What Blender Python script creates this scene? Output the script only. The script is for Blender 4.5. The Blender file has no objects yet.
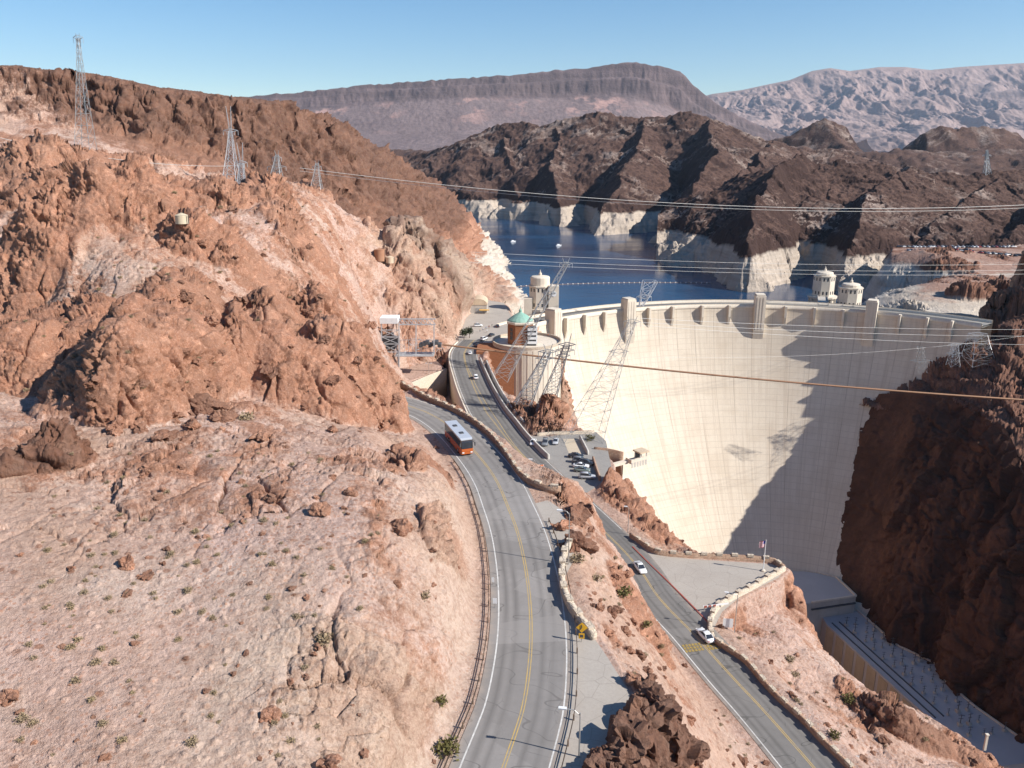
import bpy, bmesh, math, random
import numpy as np
from mathutils import Vector, Matrix

SC = bpy.context.scene
COL = SC.collection
rad = math.radians

# ------------------------------------------------------------------ camera
CAM_H = 88.0
F_PX = 796.4
TILT = math.atan(234.0 / F_PX)
CT, ST = math.cos(TILT), math.sin(TILT)
cam_d = bpy.data.cameras.new('camera')
cam_d.sensor_width = 36.0
cam_d.lens = 36.0 * F_PX / 1024.0
cam_d.clip_start = 0.5
cam_d.clip_end = 60000.0
cam = bpy.data.objects.new('camera', cam_d)
cam.location = (0, 0, CAM_H)
cam.rotation_euler = (math.pi / 2 - TILT, 0, 0)
COL.objects.link(cam)
SC.camera = cam

# ------------------------------------------------------------------ sky, sun, exposure
SUN_EL = rad(36.0)
SUN_H = Vector((0.945, -0.327, 0)).normalized()        # horizontal direction towards the sun
w = bpy.data.worlds.new('World')
SC.world = w
w.use_nodes = True
nt = w.node_tree
nt.nodes.clear()
sky = nt.nodes.new('ShaderNodeTexSky')
sky.sky_type = 'NISHITA'
sky.sun_disc = False
sky.sun_elevation = SUN_EL
sky.sun_rotation = math.atan2(SUN_H.x, SUN_H.y)
sky.altitude = 400
sky.air_density = 1.0
sky.dust_density = 0.0
sky.ozone_density = 2.6
bg = nt.nodes.new('ShaderNodeBackground')
bg.inputs['Strength'].default_value = 0.088
wo = nt.nodes.new('ShaderNodeOutputWorld')
hs = nt.nodes.new('ShaderNodeHueSaturation')
hs.inputs['Saturation'].default_value = 1.25
nt.links.new(sky.outputs[0], hs.inputs['Color'])
nt.links.new(hs.outputs[0], bg.inputs[0])
nt.links.new(bg.outputs[0], wo.inputs[0])
sl = bpy.data.lights.new('sun', 'SUN')
sl.energy = 5.0
sl.angle = rad(0.5)
sl.color = (1.0, 0.955, 0.89)
so = bpy.data.objects.new('sun', sl)
sd = Vector((SUN_H.x * math.cos(SUN_EL), SUN_H.y * math.cos(SUN_EL), math.sin(SUN_EL)))
so.rotation_euler = sd.to_track_quat('Z', 'Y').to_euler()
so.location = (400, -100, 500)
COL.objects.link(so)
SC.view_settings.view_transform = 'Standard'
SC.view_settings.look = 'None'
SC.view_settings.gamma = 1.0
SC.view_settings.exposure = 0.63
SC.render.engine = 'CYCLES'
SC.cycles.max_bounces = 6
SC.cycles.diffuse_bounces = 3
SC.cycles.glossy_bounces = 2
SC.cycles.transparent_max_bounces = 6
SC.cycles.use_denoising = True


# ------------------------------------------------------------------ tracing helpers
def ray(px, py):
    u, v = px - 512.0, 384.0 - py
    return u, F_PX * CT + v * ST, -F_PX * ST + v * CT


def P(px, py, z=None, Y=None):
    """the point of the place that stands at pixel (px, py) at height z or at distance Y"""
    a, b, c = ray(px, py)
    k = (CAM_H - z) / -c if z is not None else Y / b
    return (a * k, b * k, CAM_H + c * k)


def PV(px, py, z=None, Y=None):
    return Vector(P(px, py, z, Y))


# ------------------------------------------------------------------ numpy noise
from concurrent.futures import ThreadPoolExecutor
_rng = np.random.RandomState(7)
_G = _rng.normal(size=(4096, 3)).astype(np.float32)
_G /= np.linalg.norm(_G, axis=1, keepdims=True)
_GX, _GY, _GZ = [np.ascontiguousarray(_G[:, i]) for i in range(3)]
_J = (_rng.rand(4096, 3) * .7 + .15).astype(np.float32)
_JX, _JY, _JZ = [np.ascontiguousarray(_J[:, i]) for i in range(3)]
_POOL = ThreadPoolExecutor(4)


def par(f, *arrs, chunk=60000):
    """run f over equal slices of flat arrays on all cores; f returns one array or a tuple of arrays"""
    n = len(arrs[0])
    cuts = [slice(i, min(n, i + chunk)) for i in range(0, n, chunk)]
    res = list(_POOL.map(lambda c: f(*[a[c] for a in arrs]), cuts))
    if isinstance(res[0], (tuple, list)):
        return tuple(np.concatenate([r[k] for r in res]) for k in range(len(res[0])))
    return np.concatenate(res)


def _hash(i, j, k):
    h = (i * np.int32(73856093)) ^ (j * np.int32(19349663)) ^ (k * np.int32(83492791))
    h = (h ^ (h >> 13)) * np.int32(1274126177)
    return (h ^ (h >> 16)) & np.int32(4095)


def perlin(x, y, z):
    x, y, z = [np.asarray(a, np.float32) for a in (x, y, z)]
    fx, fy, fz = np.floor(x), np.floor(y), np.floor(z)
    xi, yi, zi = fx.astype(np.int32), fy.astype(np.int32), fz.astype(np.int32)
    xf, yf, zf = x - fx, y - fy, z - fz
    f = lambda t: t * t * t * (t * (t * 6 - 15) + 10)
    u, v, ww = f(xf), f(yf), f(zf)
    out = 0
    one = np.int32(1)
    with np.errstate(over='ignore'):
        for dx in (0, 1):
            wx = u if dx else 1 - u
            for dy in (0, 1):
                wxy = wx * (v if dy else 1 - v)
                for dz in (0, 1):
                    h = _hash(xi + one * dx, yi + one * dy, zi + one * dz)
                    out = out + wxy * (ww if dz else 1 - ww) * (_GX[h] * (xf - dx) + _GY[h] * (yf - dy) + _GZ[h] * (zf - dz))
    return (out * 1.5).astype(np.float32)


def fbm(x, y, z, octaves=4, gain=0.5, ridged=False):
    s, a, f, t = 0, 1.0, 1.0, 0.0
    for o in range(octaves):
        n = perlin(x * f + 17.3 * o, y * f - 9.1 * o, z * f + 3.7 * o)
        if ridged:
            n = 1 - 2 * np.abs(n)
        s = s + a * n
        t += a
        a *= gain
        f *= 2.03
    return s / t


def worley(x, y, z):
    """nearest and second nearest feature distances, and a random number per cell"""
    x, y, z = [np.asarray(a, np.float32) for a in (x, y, z)]
    xi, yi, zi = [np.floor(a - .5).astype(np.int32) for a in (x, y, z)]
    f1 = np.full(x.shape, 9.0, np.float32)
    f2 = np.full(x.shape, 9.0, np.float32)
    cid = np.zeros(x.shape, np.int32)
    with np.errstate(over='ignore'):
        for dx in (0, 1):
            for dy in (0, 1):
                for dz in (0, 1):
                    cx, cy, cz = xi + np.int32(dx), yi + np.int32(dy), zi + np.int32(dz)
                    h = _hash(cx, cy, cz)
                    d = (cx + _JX[h] - x) ** 2 + (cy + _JY[h] - y) ** 2 + (cz + _JZ[h] - z) ** 2
                    d = d.astype(np.float32)
                    m = d < f1
                    f2 = np.where(m, f1, np.minimum(f2, d))
                    f1 = np.where(m, d, f1)
                    cid = np.where(m, h, cid)
    return np.sqrt(f1), np.sqrt(f2), cid.astype(np.float32) / 4096


def facets(x, y, z, tilt=1.0):
    """broken rock: every cell is a plane of its own tilt; height in cell units, distance to the cell's edge, random number"""
    x, y, z = [np.asarray(a, np.float32) for a in (x, y, z)]
    xi, yi, zi = [np.floor(a - .5).astype(np.int32) for a in (x, y, z)]
    f1 = np.full(x.shape, 9.0, np.float32)
    f2 = np.full(x.shape, 9.0, np.float32)
    cid = np.zeros(x.shape, np.int32)
    hh = np.zeros(x.shape, np.float32)
    with np.errstate(over='ignore'):
        for dx in (0, 1):
            for dy in (0, 1):
                for dz in (0, 1):
                    cx, cy, cz = xi + np.int32(dx), yi + np.int32(dy), zi + np.int32(dz)
                    h = _hash(cx, cy, cz)
                    ax, ay, az = x - cx - _JX[h], y - cy - _JY[h], z - cz - _JZ[h]
                    d = (ax * ax + ay * ay + az * az).astype(np.float32)
                    m = d < f1
                    f2 = np.where(m, f1, np.minimum(f2, d))
                    f1 = np.where(m, d, f1)
                    cid = np.where(m, h, cid)
                    hh = np.where(m, _GX[h] * ax + _GY[h] * ay + _GZ[h] * az, hh)
    c = cid.astype(np.float32) / 4096
    return (hh * tilt + (c - .5) * .5).astype(np.float32), np.sqrt(f2) - np.sqrt(f1), c


def sstep(a, b, x):
    t = np.clip((x - a) / (b - a), 0, 1)
    return t * t * (3 - 2 * t)


def seg_side(px, py, poly):
    """which side of a polyline a place lies on: +1 to the left of its direction"""
    best = np.full(px.shape, 1e9, np.float32)
    side = np.zeros(px.shape, np.float32)
    for (x0, y0, v0), (x1, y1, v1) in zip(poly[:-1], poly[1:]):
        dx, dy = x1 - x0, y1 - y0
        t = np.clip(((px - x0) * dx + (py - y0) * dy) / (dx * dx + dy * dy + 1e-9), 0, 1)
        d = np.hypot(px - x0 - t * dx, py - y0 - t * dy)
        m = d < best
        best = np.where(m, d, best)
        side = np.where(m, np.sign(dx * (py - y0) - dy * (px - x0)), side)
    return side


def seg_dist(px, py, poly):
    """distance to a polyline of (x, y, value): distance, value interpolated at the nearest point"""
    best = np.full(px.shape, 1e9, np.float32)
    val = np.zeros(px.shape, np.float32)
    for (x0, y0, v0), (x1, y1, v1) in zip(poly[:-1], poly[1:]):
        dx, dy = x1 - x0, y1 - y0
        t = np.clip(((px - x0) * dx + (py - y0) * dy) / (dx * dx + dy * dy + 1e-9), 0, 1)
        d = np.hypot(px - x0 - t * dx, py - y0 - t * dy)
        m = d < best
        best = np.where(m, d, best)
        val = np.where(m, v0 + t * (v1 - v0), val)
    return best, val


def poly_sd(px, py, poly):
    """signed distance to a closed polygon, negative inside"""
    pts = [(x, y, 0) for x, y in poly] + [(poly[0][0], poly[0][1], 0)]
    d, _ = seg_dist(px, py, pts)
    ins = np.zeros(px.shape, bool)
    for (x0, y0, _a), (x1, y1, _b) in zip(pts[:-1], pts[1:]):
        c = ((y0 > py) != (y1 > py)) & (px < (x1 - x0) * (py - y0) / (y1 - y0 + 1e-12) + x0)
        ins ^= c
    return np.where(ins, -d, d)


class TPS:
    """a smooth ground through surveyed points, in log-polar plan coordinates"""
    def __init__(self, pts, smooth=1e-4):
        a = np.array(pts, float)
        self.p = self.uv(a[:, 0], a[:, 1])
        n = len(a)
        r = np.linalg.norm(self.p[:, None] - self.p[None], axis=2)
        K = self.k(r) + np.eye(n) * smooth
        A = np.zeros((n + 3, n + 3))
        A[:n, :n] = K
        A[:n, n] = 1
        A[:n, n + 1:] = self.p
        A[n, :n] = 1
        A[n + 1:, :n] = self.p.T
        self.w = np.linalg.solve(A, np.concatenate([a[:, 2], [0, 0, 0]]))

    @staticmethod
    def uv(x, y):
        return np.stack([x / y, np.log(y) * 0.7], -1)

    @staticmethod
    def k(r):
        return np.where(r > 1e-9, r * r * np.log(np.maximum(r, 1e-9)), 0)

    def __call__(self, x, y):
        q = self.uv(np.asarray(x, np.float64), np.asarray(y, np.float64)).astype(np.float32)
        sh = q.shape[:-1]
        q = q.reshape(-1, 2)
        n = len(self.p)
        out = (self.w[n] + q @ self.w[n + 1:]).astype(np.float32)
        for i in range(n):
            r2 = (q[:, 0] - np.float32(self.p[i, 0])) ** 2 + (q[:, 1] - np.float32(self.p[i, 1])) ** 2
            out += np.float32(self.w[i] * 0.5) * r2 * np.log(np.maximum(r2, 1e-12))
        return out.reshape(sh)


# ------------------------------------------------------------------ object helpers
def tag(o, label=None, cat=None, group=None, kind=None):
    if label: o['label'] = label
    if cat: o['category'] = cat
    if group: o['group'] = group
    if kind: o['kind'] = kind
    return o


def empty(name, loc=(0, 0, 0), rz=0.0):
    o = bpy.data.objects.new(name, None)
    o.empty_display_size = 0.5
    o.location = loc
    o.rotation_euler = (0, 0, rz)
    COL.objects.link(o)
    return o


def link_mesh(name, me, mat=None, parent=None):
    o = bpy.data.objects.new(name, me)
    if mat is not None and not me.materials:
        for m in (mat if isinstance(mat, (list, tuple)) else [mat]):
            me.materials.append(m)
    if parent is not None:
        o.parent = parent
    COL.objects.link(o)
    return o


def np_mesh(name, verts, quads, attrs=None, smooth=True):
    me = bpy.data.meshes.new(name)
    nv, nf = len(verts), len(quads)
    me.vertices.add(nv)
    me.vertices.foreach_set('co', np.ascontiguousarray(verts, np.float32).ravel())
    me.loops.add(nf * 4)
    me.loops.foreach_set('vertex_index', np.ascontiguousarray(quads, np.int32).ravel())
    me.polygons.add(nf)
    me.polygons.foreach_set('loop_start', np.arange(0, nf * 4, 4, dtype=np.int32))
    if smooth:
        me.polygons.foreach_set('use_smooth', np.ones(nf, bool))
    for k, a in (attrs or {}).items():
        at = me.attributes.new(k, 'FLOAT', 'POINT')
        at.data.foreach_set('value', np.ascontiguousarray(a, np.float32).ravel())
    me.update(calc_edges=True)
    return me


def grid_mesh(name, X, Y, Z, keep=None, attrs=None, smooth=True):
    """a sheet from 2-D arrays; keep is a mask over vertices"""
    r, c = X.shape
    idx = np.arange(r * c).reshape(r, c)
    q = np.stack([idx[:-1, :-1], idx[:-1, 1:], idx[1:, 1:], idx[1:, :-1]], -1).reshape(-1, 4)
    v = np.stack([X, Y, Z], -1).reshape(-1, 3)
    at = {k: a.reshape(-1) for k, a in (attrs or {}).items()}
    if keep is not None:
        kf = keep.reshape(-1)
        q = q[kf[q].all(axis=1)]
        used = np.zeros(r * c, bool)
        used[q.ravel()] = True
        remap = np.cumsum(used) - 1
        q = remap[q]
        v = v[used]
        at = {k: a[used] for k, a in at.items()}
    return np_mesh(name, v, q, at, smooth)


def grid_normals(X, Y, Z):
    v = np.stack([X, Y, Z], -1)
    du = np.gradient(v, axis=1)
    dv = np.gradient(v, axis=0)
    n = np.cross(du, dv)
    n /= np.linalg.norm(n, axis=-1, keepdims=True) + 1e-9
    n *= np.sign(n[..., 2:3] + 1e-6)
    return n


class MB:
    """collects simple solids into ONE mesh"""
    def __init__(self):
        self.bm = bmesh.new()

    def quad_solid(self, bottom, top):
        bv = [self.bm.verts.new(p) for p in bottom]
        tv = [self.bm.verts.new(p) for p in top]
        n = len(bv)
        self.bm.faces.new(bv[::-1])
        self.bm.faces.new(tv)
        for i in range(n):
            self.bm.faces.new((bv[i], bv[(i + 1) % n], tv[(i + 1) % n], tv[i]))
        return self

    def box(self, x0, x1, y0, y1, z0, z1, top_in=0.0):
        t = top_in
        return self.quad_solid([(x0, y0, z0), (x1, y0, z0), (x1, y1, z0), (x0, y1, z0)],
                               [(x0 + t, y0 + t, z1), (x1 - t, y0 + t, z1), (x1 - t, y1 - t, z1), (x0 + t, y1 - t, z1)])

    def prism(self, pts, z0, z1):
        return self.quad_solid([(x, y, z0) for x, y in pts], [(x, y, z1) for x, y in pts])

    def lathe(self, prof, n=24, cx=0, cy=0, rot=0.0, arc=None):
        rings = []
        for r, z in prof:
            rings.append([self.bm.verts.new((cx + r * math.cos(rot + 2 * math.pi * i / n), cy + r * math.sin(rot + 2 * math.pi * i / n), z)) for i in range(n)])
        for a, b in zip(rings[:-1], rings[1:]):
            for i in range(n):
                self.bm.faces.new((a[i], a[(i + 1) % n], b[(i + 1) % n], b[i]))
        self.bm.faces.new(rings[0][::-1])
        self.bm.faces.new(rings[-1])
        return self

    def bar(self, a, b, r, r2=None, n=4):
        a, b = Vector(a), Vector(b)
        d = b - a
        if d.length < 1e-6: return self
        q = d.to_track_quat('Z', 'Y')
        r2 = r if r2 is None else r2
        lo, hi = [], []
        for i in range(n):
            t = 2 * math.pi * (i + .5) / n
            o = Vector((math.cos(t), math.sin(t), 0))
            lo.append(self.bm.verts.new(a + q @ (o * r)))
            hi.append(self.bm.verts.new(b + q @ (o * r2)))
        for i in range(n):
            self.bm.faces.new((lo[i], lo[(i + 1) % n], hi[(i + 1) % n], hi[i]))
        self.bm.faces.new(lo[::-1])
        self.bm.faces.new(hi)
        return self

    def tube(self, pts, r, n=5):
        for a, b in zip(pts[:-1], pts[1:]):
            self.bar(a, b, r, n=n)
        return self

    def face(self, pts):
        self.bm.faces.new([self.bm.verts.new(p) for p in pts])
        return self

    def build(self, name, mat, parent=None, bevel=0.0, smooth=False):
        bmesh.ops.recalc_face_normals(self.bm, faces=self.bm.faces)
        if bevel:
            bmesh.ops.bevel(self.bm, geom=list(self.bm.edges), offset=bevel, segments=2, affect='EDGES', clamp_overlap=True)
        me = bpy.data.meshes.new(name)
        self.bm.to_mesh(me)
        self.bm.free()
        if smooth:
            for p in me.polygons: p.use_smooth = True
        return link_mesh(name, me, mat, parent)


def ribbon(name, left, right, mat, parent=None, dz=0.0, uvlen=True):
    """a sheet between two polylines of equal length, with u across 0..1 and v metres along"""
    n = len(left)
    L = np.array(left, float); R = np.array(right, float)
    L[:, 2] += dz; R[:, 2] += dz
    C = (L + R) / 2
    s = np.concatenate([[0], np.cumsum(np.linalg.norm(np.diff(C, axis=0), axis=1))])
    v = np.empty((2 * n, 3)); v[0::2] = L; v[1::2] = R
    q = np.array([(2 * i, 2 * i + 1, 2 * i + 3, 2 * i + 2) for i in range(n - 1)])
    at = {'across': np.tile([0.0, 1.0], n), 'along': np.repeat(s, 2)}
    me = np_mesh(name, v, q, at, True)
    return link_mesh(name, me, mat, parent)


def resample(pts, step):
    p = np.array(pts, float)
    # Catmull-Rom through the points, then even steps
    out = []
    n = len(p)
    for i in range(n - 1):
        p0, p1, p2, p3 = p[max(i - 1, 0)], p[i], p[i + 1], p[min(i + 2, n - 1)]
        for t in np.linspace(0, 1, 12, endpoint=False):
            out.append(0.5 * (2 * p1 + (p2 - p0) * t + (2 * p0 - 5 * p1 + 4 * p2 - p3) * t * t + (3 * p1 - p0 - 3 * p2 + p3) * t ** 3))
    out.append(p[-1])
    out = np.array(out)
    s = np.concatenate([[0], np.cumsum(np.linalg.norm(np.diff(out, axis=0), axis=1))])
    m = max(2, int(s[-1] / step) + 1)
    ss = np.linspace(0, s[-1], m)
    return np.stack([np.interp(ss, s, out[:, k]) for k in range(out.shape[1])], -1)


def offset_line(c, d):
    """shift a 3-D polyline sideways in plan, positive to its right"""
    c = np.array(c, float)
    t = np.gradient(c[:, :2], axis=0)
    t /= np.linalg.norm(t, axis=1, keepdims=True) + 1e-9
    o = c.copy()
    dd = np.asarray(d, float)
    o[:, 0] += t[:, 1] * dd
    o[:, 1] -= t[:, 0] * dd
    return o


# ------------------------------------------------------------------ materials
class NT:
    def __init__(self, name, rough=0.9, spec=0.2):
        self.m = bpy.data.materials.new(name)
        self.m.use_nodes = True
        self.t = self.m.node_tree
        self.t.nodes.clear()
        self.b = self.n('ShaderNodeBsdfPrincipled')
        self.b.inputs['Roughness'].default_value = rough
        self.b.inputs['Specular IOR Level'].default_value = spec
        o = self.n('ShaderNodeOutputMaterial')
        self.l(self.b.outputs[0], o.inputs[0])

    def n(self, kind, **kw):
        x = self.t.nodes.new(kind)
        for k, v in kw.items(): setattr(x, k, v)
        return x

    def l(self, a, b): self.t.links.new(a, b)

    def pos(self, scale=(1, 1, 1), obj=False):
        if obj:
            src = self.n('ShaderNodeTexCoord').outputs['Object']
        else:
            src = self.n('ShaderNodeNewGeometry').outputs['Position']
        mp = self.n('ShaderNodeMapping')
        mp.inputs['Scale'].default_value = scale
        self.l(src, mp.inputs['Vector'])
        return mp.outputs[0]

    def noise(self, vec, scale, detail=5, rough=0.6, dist=0.0):
        x = self.n('ShaderNodeTexNoise')
        x.inputs['Scale'].default_value = scale
        x.inputs['Detail'].default_value = detail
        x.inputs['Roughness'].default_value = rough
        x.inputs['Distortion'].default_value = dist
        if vec is not None: self.l(vec, x.inputs['Vector'])
        return x.outputs['Fac']

    def vor(self, vec, scale, feature='F1', rnd=1.0):
        x = self.n('ShaderNodeTexVoronoi', feature=feature)
        x.inputs['Scale'].default_value = scale
        x.inputs['Randomness'].default_value = rnd
        self.l(vec, x.inputs['Vector'])
        return x

    def ramp(self, fac, stops, interp='LINEAR'):
        x = self.n('ShaderNodeValToRGB')
        cr = x.color_ramp
        cr.interpolation = interp
        while len(cr.elements) < len(stops): cr.elements.new(0.5)
        for e, (p, c) in zip(cr.elements, stops):
            e.position = p
            e.color = (c[0], c[1], c[2], 1) if not isinstance(c, (int, float)) else (c, c, c, 1)
        self.l(fac, x.inputs[0])
        return x.outputs[0]

    def mix(self, fac, a, b, mode='MIX'):
        x = self.n('ShaderNodeMix', data_type='RGBA', blend_type=mode)
        for s, v in ((x.inputs[0], fac), (x.inputs[6], a), (x.inputs[7], b)):
            if isinstance(v, (int, float)): s.default_value = v
            elif isinstance(v, tuple): s.default_value = (v[0], v[1], v[2], 1)
            else: self.l(v, s)
        return x.outputs[2]

    def math(self, op, a, b=None, clamp=False):
        x = self.n('ShaderNodeMath', operation=op, use_clamp=clamp)
        for s, v in ((x.inputs[0], a), (x.inputs[1], b)):
            if v is None: continue
            if isinstance(v, (int, float)): s.default_value = v
            else: self.l(v, s)
        return x.outputs[0]

    def maprange(self, v, a, b, c=0.0, d=1.0):
        x = self.n('ShaderNodeMapRange')
        for i, q in enumerate((a, b, c, d)): x.inputs[1 + i].default_value = q
        self.l(v, x.inputs[0])
        return x.outputs[0]

    def attr(self, name):
        return self.n('ShaderNodeAttribute', attribute_name=name).outputs['Fac']

    def height(self):
        s = self.n('ShaderNodeSeparateXYZ')
        self.l(self.n('ShaderNodeNewGeometry').outputs['Position'], s.inputs[0])
        return s.outputs[2]

    def color(self, c):
        if isinstance(c, tuple): self.b.inputs['Base Color'].default_value = (c[0], c[1], c[2], 1)
        else: self.l(c, self.b.inputs['Base Color'])
        return self

    def bump(self, h, dist=0.1, strength=1.0):
        x = self.n('ShaderNodeBump')
        x.inputs['Strength'].default_value = strength
        x.inputs['Distance'].default_value = dist
        self.l(h, x.inputs['Height'])
        self.l(x.outputs[0], self.b.inputs['Normal'])
        return self


def plain(name, c, rough=0.6, metal=0.0, spec=0.4, vary=0.12, scale=0.8):
    """one painted or raw surface with a little wear"""
    t = NT(name, rough, spec)
    t.b.inputs['Metallic'].default_value = metal
    f = t.noise(t.pos(obj=True), scale, 6, 0.65)
    t.color(t.mix(t.maprange(f, 0.3, 0.7), tuple(x * (1 - vary) for x in c), tuple(min(1, x * (1 + vary)) for x in c)))
    return t.m
# ------------------------------------------------------------------ survey of the roads (traced on level ground)
ZU, ZL = 30.0, 0.0
up_px = [(383, 399), (394, 402), (405, 405), (431, 414.6), (455, 431), (481, 459), (497, 482), (507.5, 506), (515, 525), (521, 546),
         (527, 577), (530.4, 611), (530.8, 644), (528, 678), (523, 708), (516.5, 730), (509, 752), (503.5, 768), (493, 800), (480, 840)]
upper_c = resample([P(x, y, z=ZU) for x, y in up_px], 1.0)
lo_px = [(474, 340), (464, 354), (471, 380), (484, 408), (494.6, 423), (521, 454)]
lo_pts = [P(x, y, z=ZL) for x, y in lo_px]
lo2_px = [(619, 546), (659, 598), (692.5, 633), (713, 656), (735.6, 681), (762, 709), (799, 750.7), (840, 798), (900, 860)]
lo_pts += [P(x, y, z=ZL) for x, y in lo2_px]
lower_c = resample(lo_pts, 1.0)
lower_c[:, 2] = ZL

# the edge of the gorge on the near bank: how far right the ground goes at each distance ahead
EDGE = np.array([(20, 122), (40, 118), (90, 110), (119, 95), (121, 90), (133, 81), (134.5, 70), (142, 66.5), (155, 62.5), (161, 60.5), (163.5, 56),
                 (165.5, 43.5), (180, 45), (196, 38), (213, 30), (225, 27.5), (236, 26.5), (248, 24), (262, 21.5), (272, 19), (280, 8), (290, 2), (300, -3), (320, -8.5), (345, -12), (352, -9), (366, 22), (500, 22)])

PAVE_U = [P(x, y, z=ZU)[:2] for x, y in [(530, 505), (548, 500), (562, 510), (572, 535), (574, 560), (566, 575), (562, 590), (570, 610), (590, 632), (606, 655), (628, 690), (632, 706), (612, 730), (600, 768), (592, 800), (480, 800), (530, 640), (522, 548)]]
LOT = [P(x, y, z=ZL)[:2] for x, y in [(519, 437), (596, 432), (606, 441), (612, 470), (598, 486), (575, 500), (545, 480)]]
TERR = [P(x, y, z=ZL)[:2] for x, y in [(629, 541), (645, 552), (690, 559), (770, 564), (786, 569), (778, 578), (740, 597), (722, 612), (712, 632), (650, 560)]]
PLAZA = [P(x, y, z=ZL)[:2] for x, y in [(455, 348), (466, 318), (487, 300), (504, 303), (512, 318), (530, 330), (500, 350), (470, 357)]]


_gl = offset_line(lower_c, np.interp(lower_c[:, 1], [100, 150, 200, 260, 350], [5.4, 4.9, 5.2, 6.4, 6.2]) + 1.3)
_gl = [tuple(q[:2]) for q in _gl[::6] if 266 < q[1] < 346]
GULLY = _gl + [(-33, 270), (-43, 296), (-41, 306), (-28, 330), (-33, 345)]
LEDGE = [(-43.5, 308), (-29.5, 331), (-34, 342), (-48, 330), (-54, 308)]
# ------------------------------------------------------------------ rock and soil
def rock_material(name, soil, soil2, rock, rock2, dark, ring=None, bump=0.25, fine=1.0):
    t = NT(name, 0.95, 0.1)
    p = t.pos()
    big = t.noise(p, 0.022 * fine, 5, 0.6)
    mid = t.noise(p, 0.13 * fine, 7, 0.68)
    fin = t.noise(p, 1.1 * fine, 6, 0.75)
    peb = t.vor(p, 0.75 * fine)
    peb2 = t.vor(p, 2.2 * fine)
    pv = t.n('ShaderNodeSeparateColor'); t.l(peb.outputs['Color'], pv.inputs[0])
    pv2 = t.n('ShaderNodeSeparateColor'); t.l(peb2.outputs['Color'], pv2.inputs[0])
    # broken stone: warped cells
    wv = t.n('ShaderNodeVectorMath', operation='ADD')
    nz = t.n('ShaderNodeTexNoise'); nz.inputs['Scale'].default_value = .45 * fine; nz.inputs['Detail'].default_value = 3; t.l(p, nz.inputs['Vector'])
    sc_ = t.n('ShaderNodeVectorMath', operation='SCALE'); sc_.inputs['Scale'].default_value = 2.4 / fine; t.l(nz.outputs['Color'], sc_.inputs[0])
    t.l(p, wv.inputs[0]); t.l(sc_.outputs[0], wv.inputs[1])
    cell = t.vor(wv.outputs[0], .42 * fine)
    cv = t.n('ShaderNodeSeparateColor'); t.l(cell.outputs['Color'], cv.inputs[0])
    s = t.mix(t.maprange(big, 0.36, 0.62), soil, soil2)
    s = t.mix(t.maprange(mid, 0.42, 0.68, 0, 0.5), s, tuple(c * 0.76 for c in soil))
    s = t.mix(t.maprange(t.noise(p, .055 * fine, 5, .7, .5), .52, .66, 0, .55), s, (0.60, 0.48, 0.40))
    # loose stones of another colour lying in the soil
    st = t.math('MULTIPLY', t.maprange(pv2.outputs[0], 0.58, 0.64), t.maprange(peb2.outputs['Distance'], 0.46, 0.30))
    s = t.mix(t.math('MULTIPLY', st, t.maprange(big, .42, .58, .15, .7)), s, tuple(c * 1.1 for c in rock))
    st2 = t.math('MULTIPLY', t.maprange(pv.outputs[0], 0.80, 0.84), t.maprange(peb.outputs['Distance'], 0.34, 0.24))
    s = t.mix(t.math('MULTIPLY', st2, 0.8), s, tuple(c * 0.7 for c in rock))
    r = t.mix(t.maprange(big, 0.40, 0.60), rock, rock2)
    r = t.mix(t.maprange(cv.outputs[0], 0, 1, 0, .5), r, tuple(c * 0.62 for c in rock))
    r = t.mix(t.maprange(mid, 0.42, 0.66, 0, .75), r, tuple(c * 0.62 for c in rock))
    r = t.mix(t.maprange(t.noise(p, .42 * fine, 5, .7), .54, .70, 0, .7), r, tuple(min(1, c * 1.5) for c in rock2))
    r = t.mix(t.math('MULTIPLY', t.attr('dark'), t.maprange(mid, 0.2, 0.6, 0.55, 1.0)), r, dark)
    wsl = t.noise(p, 0.05 * fine, 4, 0.6, 0.6)
    m = t.math('ADD', t.attr('rock'), t.maprange(t.math('ADD', t.math('MULTIPLY', mid, 0.7), t.math('MULTIPLY', fin, 0.5)), 0.35, 0.85, -0.35, 0.35))
    c = t.mix(t.maprange(m, 0.38, 0.62), s, r)
    c = t.mix(t.math('MULTIPLY', t.attr('pale'), t.maprange(wsl, 0.3, 0.6)), c, (0.54, 0.42, 0.325))
    # grain, lichen and desert varnish
    fn2 = t.noise(p, 3.4 * fine, 4, 0.8)
    c = t.mix(t.maprange(fin, 0.46, 0.66, 0.0, 0.50), c, tuple(x * 0.5 for x in rock))
    c = t.mix(t.math('MULTIPLY', t.maprange(fn2, 0.50, 0.62, 0.0, 0.38), t.maprange(t.attr('rock'), .2, .6, .4, 1.0)), c, tuple(x * 0.42 for x in rock))
    c = t.mix(t.math('MULTIPLY', t.maprange(fn2, 0.46, 0.34, 0.0, 0.30), t.math('SUBTRACT', 1.0, t.attr('dark'), clamp=True)), c, tuple(min(.8, x * 1.35) for x in soil2))
    c = t.mix(t.maprange(pv.outputs[1], 0.0, 1.0, 0.0, 0.25), c, tuple(x * 0.6 for x in soil))
    if ring:
        z0, col, col2 = ring
        h = t.math('ADD', t.height(), t.maprange(t.noise(p, 0.03, 4, 0.6), 0.3, 0.7, -3.0, 3.0))
        lay = t.noise(t.pos((0.01, 0.01, 0.35)), 1.0, 4, 0.6)
        rc = t.mix(t.maprange(lay, 0.35, 0.65), col, col2)
        rc = t.mix(t.maprange(mid, 0.35, 0.7, 0, 0.4), rc, tuple(x * 0.6 for x in col2))
        c = t.mix(t.math('MULTIPLY', t.attr('ring'), t.maprange(h, z0 + 1.5, z0 - 1.5)), c, rc)
    t.color(c)
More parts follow.
